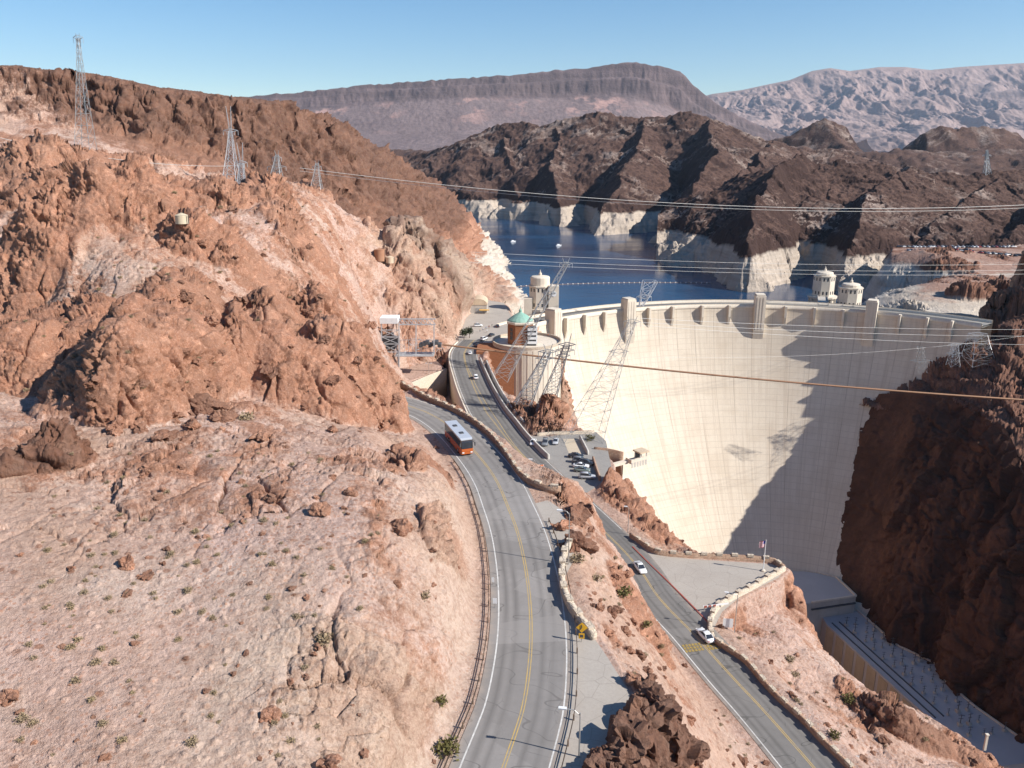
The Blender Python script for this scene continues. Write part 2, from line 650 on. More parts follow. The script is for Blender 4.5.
    hb = t.math('ADD', t.math('MULTIPLY', fin, 1.1), t.math('MULTIPLY', mid, 1.0))
    hb = t.math('SUBTRACT', hb, t.math('MULTIPLY', peb.outputs['Distance'], 0.30))
    hb = t.math('ADD', hb, t.math('MULTIPLY', t.math('MULTIPLY', cv.outputs[1], .35), t.attr('rock')))
    t.bump(hb, bump / min(1.0, fine * 2) * 2.2, 0.9)
    return t.m


M_NEAR = rock_material('desert_rock', (0.51, 0.34, 0.25), (0.56, 0.395, 0.33), (0.42, 0.20, 0.122), (0.48, 0.255, 0.165), (0.105, 0.056, 0.042),
                       ring=(-4.5, (0.60, 0.53, 0.45), (0.50, 0.42, 0.34)))

# ------------------------------------------------------------------ near bank: surveyed points
cp = []
for x, y, z in [(0, 768, 42), (100, 768, 41.5), (200, 740, 40.5), (300, 768, 38.5), (360, 768, 36), (400, 750, 35.5), (430, 768, 32), (440, 720, 33.0), (400, 690, 37), (330, 680, 40),
                (300, 640, 41.5), (200, 640, 42), (100, 650, 43), (0, 650, 44), (400, 640, 38.5), (430, 620, 37), (458, 640, 33), (460, 590, 34.5), (440, 560, 38), (474, 560, 31.5),
                (400, 570, 41), (300, 570, 43.5), (200, 560, 44.2), (100, 570, 45), (0, 590, 45.5), (400, 510, 42.5), (440, 500, 39), (462, 505, 35), (430, 470, 38), (448, 478, 34.5),
                (300, 500, 45), (200, 500, 45.5), (100, 490, 46.5), (0, 500, 47.5), (390, 465, 41), (330, 455, 44), (240, 445, 46), (150, 445, 47), (60, 440, 48.5), (0, 430, 50),
                (400, 448, 36), (415, 442, 33)]:
    cp.append(P(x, y, z=z))
for x, y, Y in [(0, 300, 190), (0, 240, 205), (60, 330, 172), (100, 240, 195), (200, 235, 220), (240, 300, 190), (300, 225, 265), (240, 212, 322), (160, 205, 300), (85, 157, 282), (85, 180, 262), (0, 160, 292), (0, 200, 240),
                (160, 165, 345), (320, 195, 390), (350, 215, 405), (340, 240, 335), (380, 256, 380), (360, 290, 300), (345, 268, 312), (400, 300, 330), (395, 262, 385), (430, 250, 430), (452, 262, 480), (440, 300, 395), (455, 300, 405),
                (464, 306, 425), (440, 330, 368), (400, 372, 262), (386, 366, 272), (396, 381, 240), (425, 338, 352), (396, 340, 345), (385, 338, 345), (388, 357, 322), (402, 358, 318), (418, 353, 326), (436, 350, 330), (372, 338, 340),
                # the brown ridge behind, its foot, its cliff top and its shoulder down to the reservoir
                (0, 140, 430), (100, 150, 440), (200, 168, 470), (260, 192, 480), (320, 205, 520), (380, 232, 570), (430, 243, 650), (400, 240, 545),
                (0, 66, 500), (50, 71, 505), (100, 76, 515), (160, 88, 525), (200, 94, 535), (270, 101, 570), (330, 122, 630), (380, 153, 710), (430, 188, 830), (462, 215, 960),
                (455, 262, 560), (476, 272, 610), (488, 283, 650), (470, 235, 880), (478, 238, 1010)]:
    cp.append(P(x, y, Y=Y))
for x, y, Y in [(0, 62, 500), (100, 75, 515), (200, 92, 535), (270, 99, 570), (330, 120, 630), (380, 151, 710), (430, 186, 830)]:
    q = P(x, y, Y=Y)
    cp.append((q[0] * 1.25, q[1] * 1.25, q[2] - 12))
for x, y, z in [(515, 303, -40), (497, 258, -40), (530, 300, -70), (520, 280, -64), (515, 262, -64), (497, 240, -64), (488, 225, -66), (480, 217, -66), (560, 300, -70)]:
    cp.append(P(x, y, z=z))
for x, y, z in [(475, 336, 0), (500, 322, 0), (490, 310, 0), (480, 304, 1), (470, 345, 0), (425, 392, -14), (412, 392, -13), (440, 385, -14), (448, 395, -14), (452, 408, -13), (436, 402, -13), (405, 378, -1), (425, 369, -1), (444, 361, -1), (452, 366, -6),
                (560, 425, -5), (548, 412, -7), (530, 398, -8), (600, 440, -1), (600, 480, -1), (620, 500, -3), (650, 525, -5), (670, 540, -7), (605, 510, 2), (618, 528, 2),
                (590, 505, 19), (578, 503, 25.5), (600, 535, 23), (618, 552, 20.5), (610, 600, 25.5), (640, 600, 20), (640, 625, 21), (655, 645, 19), (620, 630, 26), (600, 615, 29), (630, 660, 26.5), (670, 672, 16.5), (690, 700, 13.5),
                (650, 690, 25.5), (650, 740, 26), (700, 740, 15), (730, 750, 8), (620, 740, 29.5), (690, 768, 18),
                (730, 650, -1.5), (735, 628, -4), (755, 612, -5.5), (775, 597, -7), (755, 640, -4), (790, 604, -7), (800, 640, -7), (838, 690, -9.5), (822, 650, -11.5), (870, 715, -10.5), (900, 740, -10), (930, 760, -12), (980, 765, -16), (800, 690, -4), (850, 740, -4), (860, 768, -3)]:
    cp.append(P(x, y, z=z))
for k in range(0, len(upper_c), 9):
    for d in (-6, 6):
        cp.append(tuple(offset_line(upper_c, d)[k]))
for k in range(0, len(lower_c), 12):
    for d in (-6, 6):
        cp.append(tuple(offset_line(lower_c, d)[k]))
ground_tps = TPS(cp, smooth=2e-4)

# massive outcrops: centre pixel, distance, half sizes across/along, turn, height, squareness
OUTCROPS = [  # px, py, Y, rx, ry, turn, h, p
    (150, 345, 140, 17, 24, -0.1, 13, 3.2), (120, 395, 122, 7, 7, 0, 5, 2.5), (185, 285, 168, 13, 15, 0, 9, 2.6),
    (305, 372, 160, 15, 19, 0.2, 13, 3.4), (362, 365, 172, 12, 17, 0.1, 10, 2.8), (383, 400, 166, 8, 11, 0.15, 5, 2.6), (300, 300, 188, 14, 16, 0, 11, 2.8), (335, 300, 194, 11, 14, 0, 9, 2.8), (258, 330, 172, 6, 10, 0, 6, 2.6),
    (45, 330, 158, 17, 22, 0.3, 8, 2.4), (-10, 350, 148, 11, 14, 0, 5, 2.2), (10, 270, 190, 16, 14, 0, 8, 2.4), (75, 250, 205, 14, 12, 0.4, 7, 2.4),
    (135, 240, 212, 14, 12, 0, 7, 2.4), (215, 250, 208, 13, 12, 0, 7, 2.4), (40, 205, 235, 16, 12, 0, 7, 2.2), (110, 195, 250, 16, 12, 0.3, 7, 2.2), (155, 215, 250, 12, 10, 0, 7, 2.2), (215, 205, 262, 14, 12, 0, 8, 2.2),
    (20, 175, 270, 18, 12, 0, 8, 2.2), (180, 185, 310, 16, 12, 0, 8, 2.2), (270, 225, 282, 12, 10, 0, 7, 2.2), (265, 200, 335, 14, 12, 0, 8, 2.2),
    (54, 505, 99, 5.4, 4.2, 0.25, 3.4, 2.2), (12, 515, 95, 3.5, 2.6, 0, 2.6, 2.4), (70, 492, 102, 4.0, 3.0, 0, 3.2, 2.2),
    (412, 530, 118, 2.6, 4.6, 0.2, 1.4, 2.6), (408, 500, 126, 2.2, 5.0, 0.2, 1.4, 2.4), (440, 590, 98, 3.2, 8, 0, 1.2, 2.0),
    (576, 516, 131, 3.6, 6.0, 0.35, 2.4, 2.6), (640, 600, 107, 5.0, 8, 0.5, 1.0, 2.4),
    (652, 712, 76, 4.0, 4.0, 0.3, 2.4, 2.2), (622, 752, 69, 3.0, 2.6, 0.3, 2.0, 2.2), (637, 732, 72, 3.4, 2.8, 0.3, 2.2, 2.2), (690, 745, 74, 6.0, 6.0, 0.3, 2.0, 2.2),
    (622, 507, 197, 8, 14, 0.5, 2.6, 2.4), (655, 530, 183, 7, 10, 0.5, 2.6, 2.4), (600, 492, 205, 5, 6, 0.4, 3, 2.4), (556, 410, 266, 7, 9, 0, 6, 2.8), (546, 416, 260, 5, 7, 0, 4, 2.6),
    (905, 738, 118, 9.0, 5.0, -0.35, 5.0, 2.6), (795, 606, 155, 6.5, 4.0, -0.4, 3.0, 2.6), (870, 712, 126, 6, 6, 0, .8, 2.4), (960, 755, 118, 7, 5, 0, 1.6, 2.4),
    (420, 280, 398, 16, 26, 0, 9, 2.8), (450, 285, 428, 8, 34, 0.05, 10, 3.4), (437, 308, 378, 8, 10, 0, 5, 2.6),
]


def _line(pts):
    q = sorted([(P(a, b, Y=c)[0] / c, P(a, b, Y=c)[2]) for a, b, c in pts])
    return np.array([p[0] for p in q], np.float32), np.array([p[1] for p in q], np.float32)


RIDGE_TOP = _line([(-60, 66, 500), (0, 66, 500), (50, 71, 505), (100, 76, 515), (160, 88, 525), (200, 94, 535), (270, 101, 570), (330, 122, 630), (380, 153, 710), (430, 188, 830), (462, 215, 960), (490, 226, 1000)])
RIDGE_FOOT = _line([(-60, 140, 430), (0, 140, 430), (100, 150, 440), (200, 172, 470), (260, 198, 480), (320, 212, 520), (380, 238, 570), (430, 248, 650), (465, 246, 800), (490, 250, 900)])


def ground(X, Y, detail=True):
    """height, flat mask, rock mask, dark mask of the near bank"""
    x = X.ravel().astype(np.float32); y = Y.ravel().astype(np.float32)
    z = ground_tps(x, y)
    wx = perlin(x * .07, y * .07, x * 0 + 3.3) * 3.4
    wy = perlin(x * .07, y * .07, x * 0 + 8.3) * 3.4
    rock = np.zeros_like(x)
    dark = np.zeros_like(x)
    for (px, py, Yd, rx, ry, rot, h, pw) in OUTCROPS:
        cx, cy, _ = P(px, py, Y=Yd)
        sc = min(1.0, rx / 8)
        dx, dy = x - cx + wx * sc, y - cy + wy * sc
        c_, s_ = math.cos(rot), math.sin(rot)
        q = np.hypot((dx * c_ + dy * s_) / rx, (-dx * s_ + dy * c_) / ry)
        m = q < 1.8
        if not m.any(): continue
        fh = perlin(x[m] / rx * 1.3 + px, y[m] / ry * 1.3, x[m] * 0 + .5) * .16
        q = q + 0
        q[m] = np.maximum(q[m] + fh, 0)
        b = np.clip(1 - q[m] ** pw, 0, 1) ** 1.05
        z[m] = z[m] + h * b
        rock[m] = np.maximum(rock[m], sstep(1.12, 0.86, q[m]))
        if (px, py) in ((54, 505), (12, 515), (70, 492), (652, 712), (622, 752), (637, 732), (905, 738)):
            dark[m] = np.maximum(dark[m], sstep(1.15, 0.8, q[m]) * (0.9 if px < 100 else 1.0 if px < 700 else 0.6))
    # scattered outcrops further up the slope
    far = sstep(135, 190, y + 20 * wx) * sstep(470, 400, y)
    n = fbm(x * .035, y * .035, x * 0 + 1.7, 3)
    o = sstep(-0.02, 0.14, n) * far
    z += o * 2.6
    n3 = fbm(x * .08, y * .08, x * 0 + 6.7, 4)
    rock = np.maximum(rock, far * np.maximum(o * .75, sstep(-.25, .12, n3) * .55))
    ridge = sstep(400, 500, y + 60 * perlin(x * .01, y * .01, x * 0))
    rock = np.maximum(rock, ridge * 0.9)
    dark = np.maximum(dark, ridge * (0.75 + 0.35 * sstep(-.3, .4, perlin(x * .012, y * .012, x * 0 + 2))) * sstep(8, 22, z + 8 * perlin(x * .02, y * .02, x * 0)))
    # the cliff band along the brow of the ridge: talus below, a steep broken face above
    tq = (x / y).astype(np.float32)
    m = y > 400
    zt = np.interp(tq, RIDGE_TOP[0], RIDGE_TOP[1]).astype(np.float32)
    zb = np.interp(tq, RIDGE_FOOT[0], RIDGE_FOOT[1]).astype(np.float32)
    nb = fbm(x * .022, y * .022, x * 0 + 31, 4, .5) * .30
    q = (z - zb) / (zt - zb) + nb
    qq = np.interp(q, [-.5, 0, .36, .54, .70, .84, 1.0, 1.6], [-.5, 0, .22, .48, .86, .97, 1.0, 1.05]).astype(np.float32)
    dark = np.maximum(dark, np.where(m, sstep(.30, .48, q) * sstep(8, 22, z), 0))
    z = np.where(m & (q > -.5), zb + (zt - zb) * (qq - nb * .3), z)
    # gravelly bench and the steep smooth cut faces above the road
    n2 = fbm(x * .09, y * .09, x * 0 + 4.4, 4)
    rock = np.maximum(rock, 0.6 * sstep(0.02, 0.36, n2) * sstep(66, 100, y))
    rock = np.maximum(rock, (.34 + .26 * sstep(-.2, .3, n2)) * sstep(70, 100, y + 10 * n2))
    fore = sstep(95, 60, y) * sstep(10, -6, x)
    rock = np.maximum(rock, fore * sstep(-26, -12, x + 10 * n2) * 0.85)
    bank = sstep(-24, -15, x + 5 * n2) * sstep(-3, -7, x) * sstep(64, 74, y) * sstep(165, 145, y)
    rock = np.maximum(rock, bank * (.35 + .5 * sstep(-.1, .25, n2)))
    mid = sstep(-3, 8, x) * sstep(300, 200, y)
    rock = np.maximum(rock, mid * (0.20 + 0.55 * sstep(-.05, .28, n2)))
    rim = sstep(340, 380, y) * sstep(480, 420, y) * sstep(-75, -50, x)
    rock = np.maximum(rock, rim * 0.75)
    # level ground: roads, pavements, lots
    flat = np.zeros_like(x)

    def level(d, zz, w):
        nonlocal z, flat
        f = sstep(w, 0.6, d)
        z = z * (1 - f) + zz * f
        flat = np.maximum(flat, sstep(w * 0.8, 0.3, d))

    m = (y < 300)
    d, _ = seg_dist(x, y, [tuple(p) for p in upper_c[::5]]); level(d - 5.6, ZU, 5.0)
    d, _ = seg_dist(x, y, [tuple(p) for p in lower_c[::5]]); level(d - 5.4, ZL, 6.0)
    level(poly_sd(x, y, PAVE_U), ZU, 1.6)
    level(poly_sd(x, y, LOT), ZL, 2.5)
    level(poly_sd(x, y, TERR), ZL, 2.0)
    level(poly_sd(x, y, PLAZA), ZL, 3.0)
    level(poly_sd(x, y, GULLY), -14.0, 1.4)
    level(poly_sd(x, y, LEDGE), -2.0, 1.2)
    rock = rock * (1 - flat)
    return [a.reshape(X.shape) for a in (z, flat, rock, dark)]


def relief(x, y, z, rock, scale, vert=.4, seed=0.0):
    far = sstep(330, 450, y)
    near = 1 - far
    wx = fbm(x * .14, y * .14, z * .10 + seed, 3) * 1.3
    wy = fbm(x * .14 + 40, y * .14, z * .10 + seed, 3) * 1.3
    h1, e1, c1 = facets((x + wx) * .11, (y + wy) * .11, z * .11 * vert + seed, .9)
    h2, e2, c2 = facets((x + wy * .5) * .33 + 9, (y + wx * .5) * .33, z * .33 * .75 + seed, 1.0)
    h3, e3, c3 = facets(x * .9 + 3, y * .9, z * .9 + seed, 1.1)
    cm = sstep(-.2, .25, perlin(x * .07 + 5, y * .07, z * .07))
    cn = sstep(-.25, .2, perlin(x * .11 + 9, y * .11, z * .11))
    d = h1 * 2.5 - (.2 + 2.6 * cm) * np.exp(-np.clip(e1, 0, 1) / .04)
    d = d + (.35 + .65 * cn) * (h2 * 1.7 - .9 * np.exp(-np.clip(e2, 0, 1) / .06)) + (.3 + .7 * cn) * h3 * 1.0
    d = d + fbm(x * .16, y * .16, z * .12 + seed, 4, .5, ridged=True) * .3
    # joint sets: steps along two steep planes and one nearly level one
    j0 = perlin(x * .05, y * .05, z * .05 + 11) * 1.6 + wx * .25
    fr = lambda q: q - np.floor(q)
    js = (fr((x * .83 + y * .55 + z * .15) * .16 + j0 * .5) - .5) * 1.5 + (fr((x * .45 - y * .85 + z * .2) * .21 + j0 * .6) - .5) * 1.0 + (fr((z * .95 + x * .22 - y * .12) * .26 + j0 * .45) - .5) * 1.25
    d = d * (1 - .25 * sstep(110, 135, y) * sstep(330, 260, y)) + js * (.12 + .45 * cn)
    h4, e4, c4 = facets((x + wx) * .045, (y + wy) * .045, z * .022 + 3, 1.0)
    dfar = h4 * 2.0 - 1.2 * np.exp(-np.clip(e4, 0, .5) / .06) + fbm(x * .028, y * .028, z * .007 + seed, 6, .58, ridged=True) * 4.2
    h5, e5, c5_ = facets((x + wx) * .13 + 7, (y + wy) * .13, z * .09 + 5, 1.0)
    d = d * (1 - far * .45) + far * (dfar + h5 * 2.0 - 1.0 * np.exp(-np.clip(e5, 0, .5) / .06))
    soil = fbm(x * .20, y * .20, z * .20 + seed, 6, .62) * .42
    s1, s2, c3 = worley(x * .9, y * .9, z * .9 + seed)
    t1, t2, c5 = worley(x * 1.9, y * 1.9, z * 1.9 + seed)
    rub = sstep(-.1, .3, perlin(x * .06, y * .06, z * .06 + 8))
    soil = soil + np.where(c3 > .80 - .2 * rub, np.clip(.40 - s1, 0, 1) * 1.5, 0) + np.where(c5 > .75 - .2 * rub, np.clip(.4 - t1, 0, 1) * .7, 0)
    return (d * rock * np.clip(scale + .35, .6, 1.1) + soil * (1 - rock * .5)).astype(np.float32)


def resample_rows(Y, Z, T, n, rng, extra):
    """new rows, per column, evenly spaced along the ground as seen from afar, so that steep faces get their share"""
    d = .30 * np.diff(Y, axis=0) / Y[:-1] + np.abs(np.diff((Z - 88.0) / Y, axis=0)) + .15 * np.abs(np.diff(Z, axis=0)) / Y[:-1]
    d = np.minimum(d, .03)
    k = np.ones(5) / 5
    d = np.apply_along_axis(lambda a: np.convolve(np.pad(a, 2, 'edge'), k, 'valid'), 0, d)
    kc = np.hanning(43)[1:-1]
    kc /= kc.sum()
    d = np.apply_along_axis(lambda a: np.convolve(np.pad(a, 20, 'edge'), kc, 'valid'), 1, d)
    s = np.concatenate([np.zeros((1, Y.shape[1])), np.cumsum(d, axis=0)], 0)
    s /= s[-1:]
    q = np.linspace(0, 1, n)
    Yn = np.empty((n, Y.shape[1]), np.float32)
    outs = [np.empty((n, Y.shape[1]), np.float32) for _ in extra]
    for c in range(Y.shape[1]):
        Yn[:, c] = np.interp(q, s[:, c], Y[:, c])
        for o, e in zip(outs, extra):
            o[:, c] = np.interp(Yn[:, c], Y[:, c], e[:, c])
    return Yn, outs


def near_bank():
    nr, nc = 900, 1300
    yy = np.geomspace(30, 1500, nr)
    tt = np.linspace(-.86, .83, nc)
    Y, T = [a.astype(np.float32) for a in np.meshgrid(yy, tt, indexing='ij')]
    X = T * Y

    def usable(X, Y, T):
        xe = np.interp(Y, EDGE[:, 0], EDGE[:, 1]).astype(np.float32)
        return (X < xe + 34) & ~((Y > 420) & (T > .06)) & ~((Y > 330) & (T > .12)), xe

    def survey(X, Y, T):
        k0, xe = usable(X, Y, T)
        i = np.where(k0)
        full = [np.zeros(X.shape, np.float32) for _ in range(4)]
        for a, v in zip(full, par(ground, X[i], Y[i])): a[i] = v
        Z, flat, rock, dark = full
        wob = np.zeros_like(X)
        wob[i] = par(lambda x, y: perlin(x * .12, y * .12, x * 0) * 2.5 * sstep(158, 154, y) + perlin(x * .12, y * .12, x * 0 + 3) * 2.5 * sstep(168, 176, y), X[i], Y[i])
        o = np.maximum(0, X - xe + wob)
        rock = np.maximum(rock, sstep(0, 2, o))
        Z = Z - np.where(Y < 420, o * 4.2, 0)
        Z[~k0] = -160
        return np.maximum(Z, -160), flat, rock, dark, k0, xe

    Z = survey(X, Y, T)[0]
    Y, _e = resample_rows(Y, Z, T, 1450, None, [])
    T = np.broadcast_to(tt.astype(np.float32), Y.shape)
    X = T * Y
    Z, flat, rock, dark, k0, xe = survey(X, Y, T)
    keep = k0 & (Z > -155) & (Z > -75 - 200 * (Y < 420))
    amp = (1 - flat) * np.clip(.55 + Y / 420, .5, 2.6)
    amp = amp * np.where(rock > .5, 1.0, .8) * sstep(28, 45, Y) ** .5
    amp = amp * (1 - .15 * sstep(-16, -5, X) * sstep(130, 100, Y) * (X < 2))
    amp = amp * (1 - .15 * sstep(4, 9, X) * (Y < 245) * (1 - dark))
    N = grid_normals(X, Y, Z)
    amp = amp * np.where(Y > 400, sstep(.97, .7, N[..., 2]) * .85 + .15, 1)
    i = np.where(keep)
    xs, ys, zs = X[i], Y[i], Z[i]
    d = par(lambda x, y, z, r: relief(x, y, z, r, np.clip(y / 330, .5, 1.8)), xs, ys, zs, rock[i]) * amp[i]
    X2, Y2, Z2 = X.copy(), Y.copy(), Z.copy()
    X2[i] = xs + N[..., 0][i] * d; Y2[i] = ys + N[..., 1][i] * d; Z2[i] = zs + N[..., 2][i] * d
    pale = sstep(95, 60, Y) * sstep(-34, -22, X) * sstep(2, -3, X) * .8
    pale = np.maximum(pale, sstep(-18, -8, X) * sstep(140, 110, Y) * (X < 3) * .6)
    pale = np.maximum(pale, sstep(350, 380, Y) * sstep(620, 520, Y) * sstep(-80, -60, X) * .7)
    me = grid_mesh('hillside', X2, Y2, Z2, keep, smooth=False, attrs={'rock': rock, 'dark': dark, 'pale': pale.astype(np.float32), 'ring': (Y > 420).astype(np.float32)})
    o = link_mesh('hillside', me, M_NEAR)
    tag(o, 'reddish desert hillside with outcrops and roads cut into it', kind='structure')
    return o


HILLSIDE = near_bank()
bpy.context.view_layer.update()


from mathutils.bvhtree import BVHTree
BVH = {}


def bvh(o):
    if o.name not in BVH:
        BVH[o.name] = BVHTree.FromObject(o, bpy.context.evaluated_depsgraph_get())
    return BVH[o.name]


bvh(HILLSIDE)


def hit(px, py, objs=None):
    """where the sight line through a pixel meets the ground"""
    a = Vector(ray(px, py)).normalized()
    best = None
    for o in (objs or [HILLSIDE]):
        loc, nor, _i, _d = bvh(o).ray_cast(Vector((0, 0, CAM_H)), a)
        if loc is not None and (best is None or loc.y < best[0].y): best = (loc, nor if nor.z > 0 else -nor)
    return best


def gz(x, y, objs=None):
    """height of the finished ground at a place"""
    for o in (objs or [HILLSIDE]):
        loc, nor, _i, _d = bvh(o).ray_cast(Vector((x, y, 400)), Vector((0, 0, -1)))
        if loc is not None: return loc.z
    return None
# ------------------------------------------------------------------ the dam
DC = (128.0, 311.0)
DR = 152.0


def dam_off(d):
    return 75.0 * (np.maximum(d, 0) / 127.0) ** 1.6


def dam_pt(th, d, out=0.0):
    """a point of the downstream face at angle th (degrees from straight ahead), depth d below the crest"""
    r = DR - float(dam_off(np.float64(d))) - out
    t = rad(th)
    return (DC[0] + r * math.sin(t), DC[1] + r * math.cos(t), -d)


def crest_angle(px, py):
    x, y, _ = P(px, py, z=0.5)
    return math.degrees(math.atan2(x - DC[0], y - DC[1]))


def concrete_face():
    t = NT('dam_concrete', 0.85, 0.15)
    arc, dep = t.attr('arc'), t.attr('depth')
    cmb = t.n('ShaderNodeCombineXYZ'); t.l(arc, cmb.inputs[0]); t.l(dep, cmb.inputs[1])
    def mp(sx, sy):
        m = t.n('ShaderNodeMapping'); m.inputs['Scale'].default_value = (sx, sy, 1); t.l(cmb.outputs[0], m.inputs[0]); return m.outputs[0]
    br = t.n('ShaderNodeTexBrick')
    br.offset = 0.0
    br.inputs['Scale'].default_value = 1.0
    br.inputs['Brick Width'].default_value = 11.5
    br.inputs['Row Height'].default_value = 3.05
    br.inputs['Mortar Size'].default_value = 0.16
    br.inputs['Mortar Smooth'].default_value = 0.6
    br.inputs['Color1'].default_value = (0.44, 0.44, 0.44, 1)
    br.inputs['Color2'].default_value = (0.56, 0.56, 0.56, 1)
    br.inputs['Mortar'].default_value = (0, 0, 0, 1)
    t.l(cmb.outputs[0], br.inputs['Vector'])
    n1 = t.noise(mp(.02, .012), 1.0, 6, .6)
    n2 = t.noise(mp(.35, .018), 1.0, 6, .7)      # runs down the face
    n3 = t.noise(mp(.6, .6), 1.0, 5, .7)
    c = t.mix(t.maprange(n1, .35, .65), (0.585, 0.495, 0.385), (0.64, 0.555, 0.445))
    c = t.mix(t.maprange(br.outputs['Color'], .42, .58, 0, .42), c, (0.68, 0.60, 0.49))
    c = t.mix(t.maprange(n2, .48, .72, 0, .75), c, (0.46, 0.37, 0.28))
    c = t.mix(t.maprange(n3, .4, .7, 0, .18), c, (0.45, 0.38, 0.30))
    # open joints between the columns of blocks, and the dirt that runs from them
    q = t.math('ABSOLUTE', t.math('SUBTRACT', t.math('FRACT', t.math('DIVIDE', t.math('ADD', arc, 400.0), 11.5)), .5))
    jn = t.maprange(q, .468, .5)
    c = t.mix(t.math('MULTIPLY', jn, t.maprange(t.noise(mp(.05, .03), 1.0, 4, .6), .38, .62, .1, .8)), c, (0.30, 0.235, 0.18))
    # patched bays of another pour
    n5 = t.noise(mp(.0434, .082), 1.0, 1, .5)
    c = t.mix(t.maprange(n5, .54, .60, 0, .28), c, (0.50, 0.41, 0.31))
    c = t.mix(t.math('MULTIPLY', br.outputs['Fac'], .34), c, (0.40, 0.34, 0.28))
    t.color(c)
    t.bump(t.math('SUBTRACT', t.math('MULTIPLY', n3, .3), br.outputs['Fac']), 0.06, .5)
    return t.m


M_DAM = concrete_face()


def weathered(name, c, c2, scale=.25, streak=True):
    t = NT(name, 0.85, 0.15)
    p = t.pos(obj=True)
    n1 = t.noise(p, scale, 6, .65)
    n2 = t.noise(t.pos((.9, .9, .06), obj=True), 1.0, 5, .65)
    k = t.mix(t.maprange(n1, .35, .65), c, c2)
    if streak: k = t.mix(t.maprange(n2, .52, .75, 0, .5), k, tuple(x * .6 for x in c))
    t.color(k)
    t.bump(n1, .05, .4)
    return t.m


M_CONC = weathered('pale_concrete', (0.60, 0.52, 0.42), (0.66, 0.58, 0.475))
M_CONC_GREY = weathered('grey_concrete', (0.42, 0.385, 0.34), (0.48, 0.445, 0.40))

TH0, TH1 = -55.0, 50.5
dam = empty('dam', (DC[0], DC[1] + DR, 0))
tag(dam, 'huge cream concrete arch dam holding back the blue lake', 'dam')
DL = Vector(dam.location)


def dlink(name, me, mat):
    me.transform(Matrix.Translation(-DL))
    return link_mesh(name, me, mat, dam)


def dam_face():
    n, m = 260, 110
    th = np.radians(np.linspace(TH0, TH1, n))
    d = np.concatenate([[-1.1], np.linspace(0, 175, m)])
    D, T = np.meshgrid(d, th, indexing='ij')
    r = DR - dam_off(D)
    X = DC[0] + r * np.sin(T); Y = DC[1] + r * np.cos(T)
    me = grid_mesh('downstream_face', X, Y, -D, None, {'arc': (T * DR), 'depth': D})
    dlink('downstream_face', me, M_DAM)
    # upstream face
    d = np.linspace(-1.1, 60, 12)
    D, T = np.meshgrid(d, th, indexing='ij')
    r = DR + 14.5 + D * .05
    me = grid_mesh('upstream_face', DC[0] + r * np.sin(T), DC[1] + r * np.cos(T), -D, None, {'arc': T * DR, 'depth': D})
    dlink('upstream_face', me, M_DAM)


dam_face()


def ring(name, r0, r1, z0, z1, mat, t0=TH0, t1=TH1, n=240, parent=True):
    th = np.radians(np.linspace(t0, t1, n))
    prof = [(r0, z0), (r1, z0), (r1, z1), (r0, z1), (r0, z0)]
    X = np.array([[DC[0] + r * math.sin(t) for t in th] for r, z in prof])
    Y = np.array([[DC[1] + r * math.cos(t) for t in th] for r, z in prof])
    Z = np.array([[z for t in th] for r, z in prof])
    me = grid_mesh(name, X, Y, Z, None, {'arc': X * 0, 'depth': -Z}, smooth=False)
    return dlink(name, me, mat) if parent else link_mesh(name, me, mat)


M_ROAD_CREST = plain('crest_road_surface', (0.25, 0.235, 0.215), .9, 0, .1)
ring('crest_roadway', DR + 1.0, DR + 14.2, -1.5, -.55, M_ROAD_CREST)
ring('crest_parapet', DR - .35, DR + .55, -1.2, .75, M_CONC)
ring('crest_parapet', DR + 13.6, DR + 14.7, -1.2, .65, M_CONC)
ring('sidewalk', DR + .55, DR + 2.6, -1.3, -.40, M_CONC)


def radial(th, pts, name, mat, half_w):
    """a solid of constant width whose profile (out, z) stands radially on the crest at angle th"""
    t = rad(th)
    er = Vector((math.sin(t), math.cos(t), 0)); et = Vector((math.cos(t), -math.sin(t), 0))
    base = Vector((DC[0], DC[1], 0)) + er * DR - DL
    mb = MB()
    f = lambda s: [tuple(base - er * o + et * s + Vector((0, 0, z))) for o, z in pts]
    mb.quad_solid(f(-half_w), f(half_w))
    return mb.build(name, mat, dam)


pil_px = [(565.5, 318), (585.5, 315), (606, 312.5), (652, 309), (676, 308), (705, 307), (732, 307), (787, 308), (815.6, 311), (842.6, 314.5), (895, 319), (920.6, 322), (945.7, 324)]
for px, py in pil_px:
    th = crest_angle(px, py)
    radial(th, [(-.3, .6), (3.0, .6), (3.0, -6.0), (1.2, -12), (0.1, -16.5), (-.8, -16.5), (-.8, 0)], 'corbel', M_CONC, .62)
for px, py, up in [(552, 320, 6.2), (630, 310, 6.4), (760, 306, 6.6), (868, 317, 6.6)]:
    th = crest_angle(px, py)
    tw = radial(th, [(-2.6, up), (4.6, up), (4.6, -14), (3.4, -20), (.6, -26), (-.9, -26), (-2.6, 0)], 'elevator_tower', M_CONC, 2.9)
    t = rad(th)
    er = Vector((math.sin(t), math.cos(t), 0)); et = Vector((math.cos(t), -math.sin(t), 0))
    base = Vector((DC[0], DC[1], 0)) + er * DR - DL
    def rb(o0, o1, s0, s1, z0, z1, name, mat):
        mb = MB()
        q = [(o0, s0), (o1, s0), (o1, s1), (o0, s1)]
        f = lambda z: [tuple(base - er * o + et * s + Vector((0, 0, z))) for o, s in q]
        mb.quad_solid(f(z0), f(z1))
        c = mb.build(name, mat, tw)
        return c
    rb(-2.2, 4.2, -2.5, 2.5, up + .003, up + .8, 'tower_cap', M_CONC)
    for s in (-1.7, 0, 1.7):
        rb(4.602, 4.78, s - .4, s + .4, -13, up - .8, 'pilaster_strip', M_CONC)
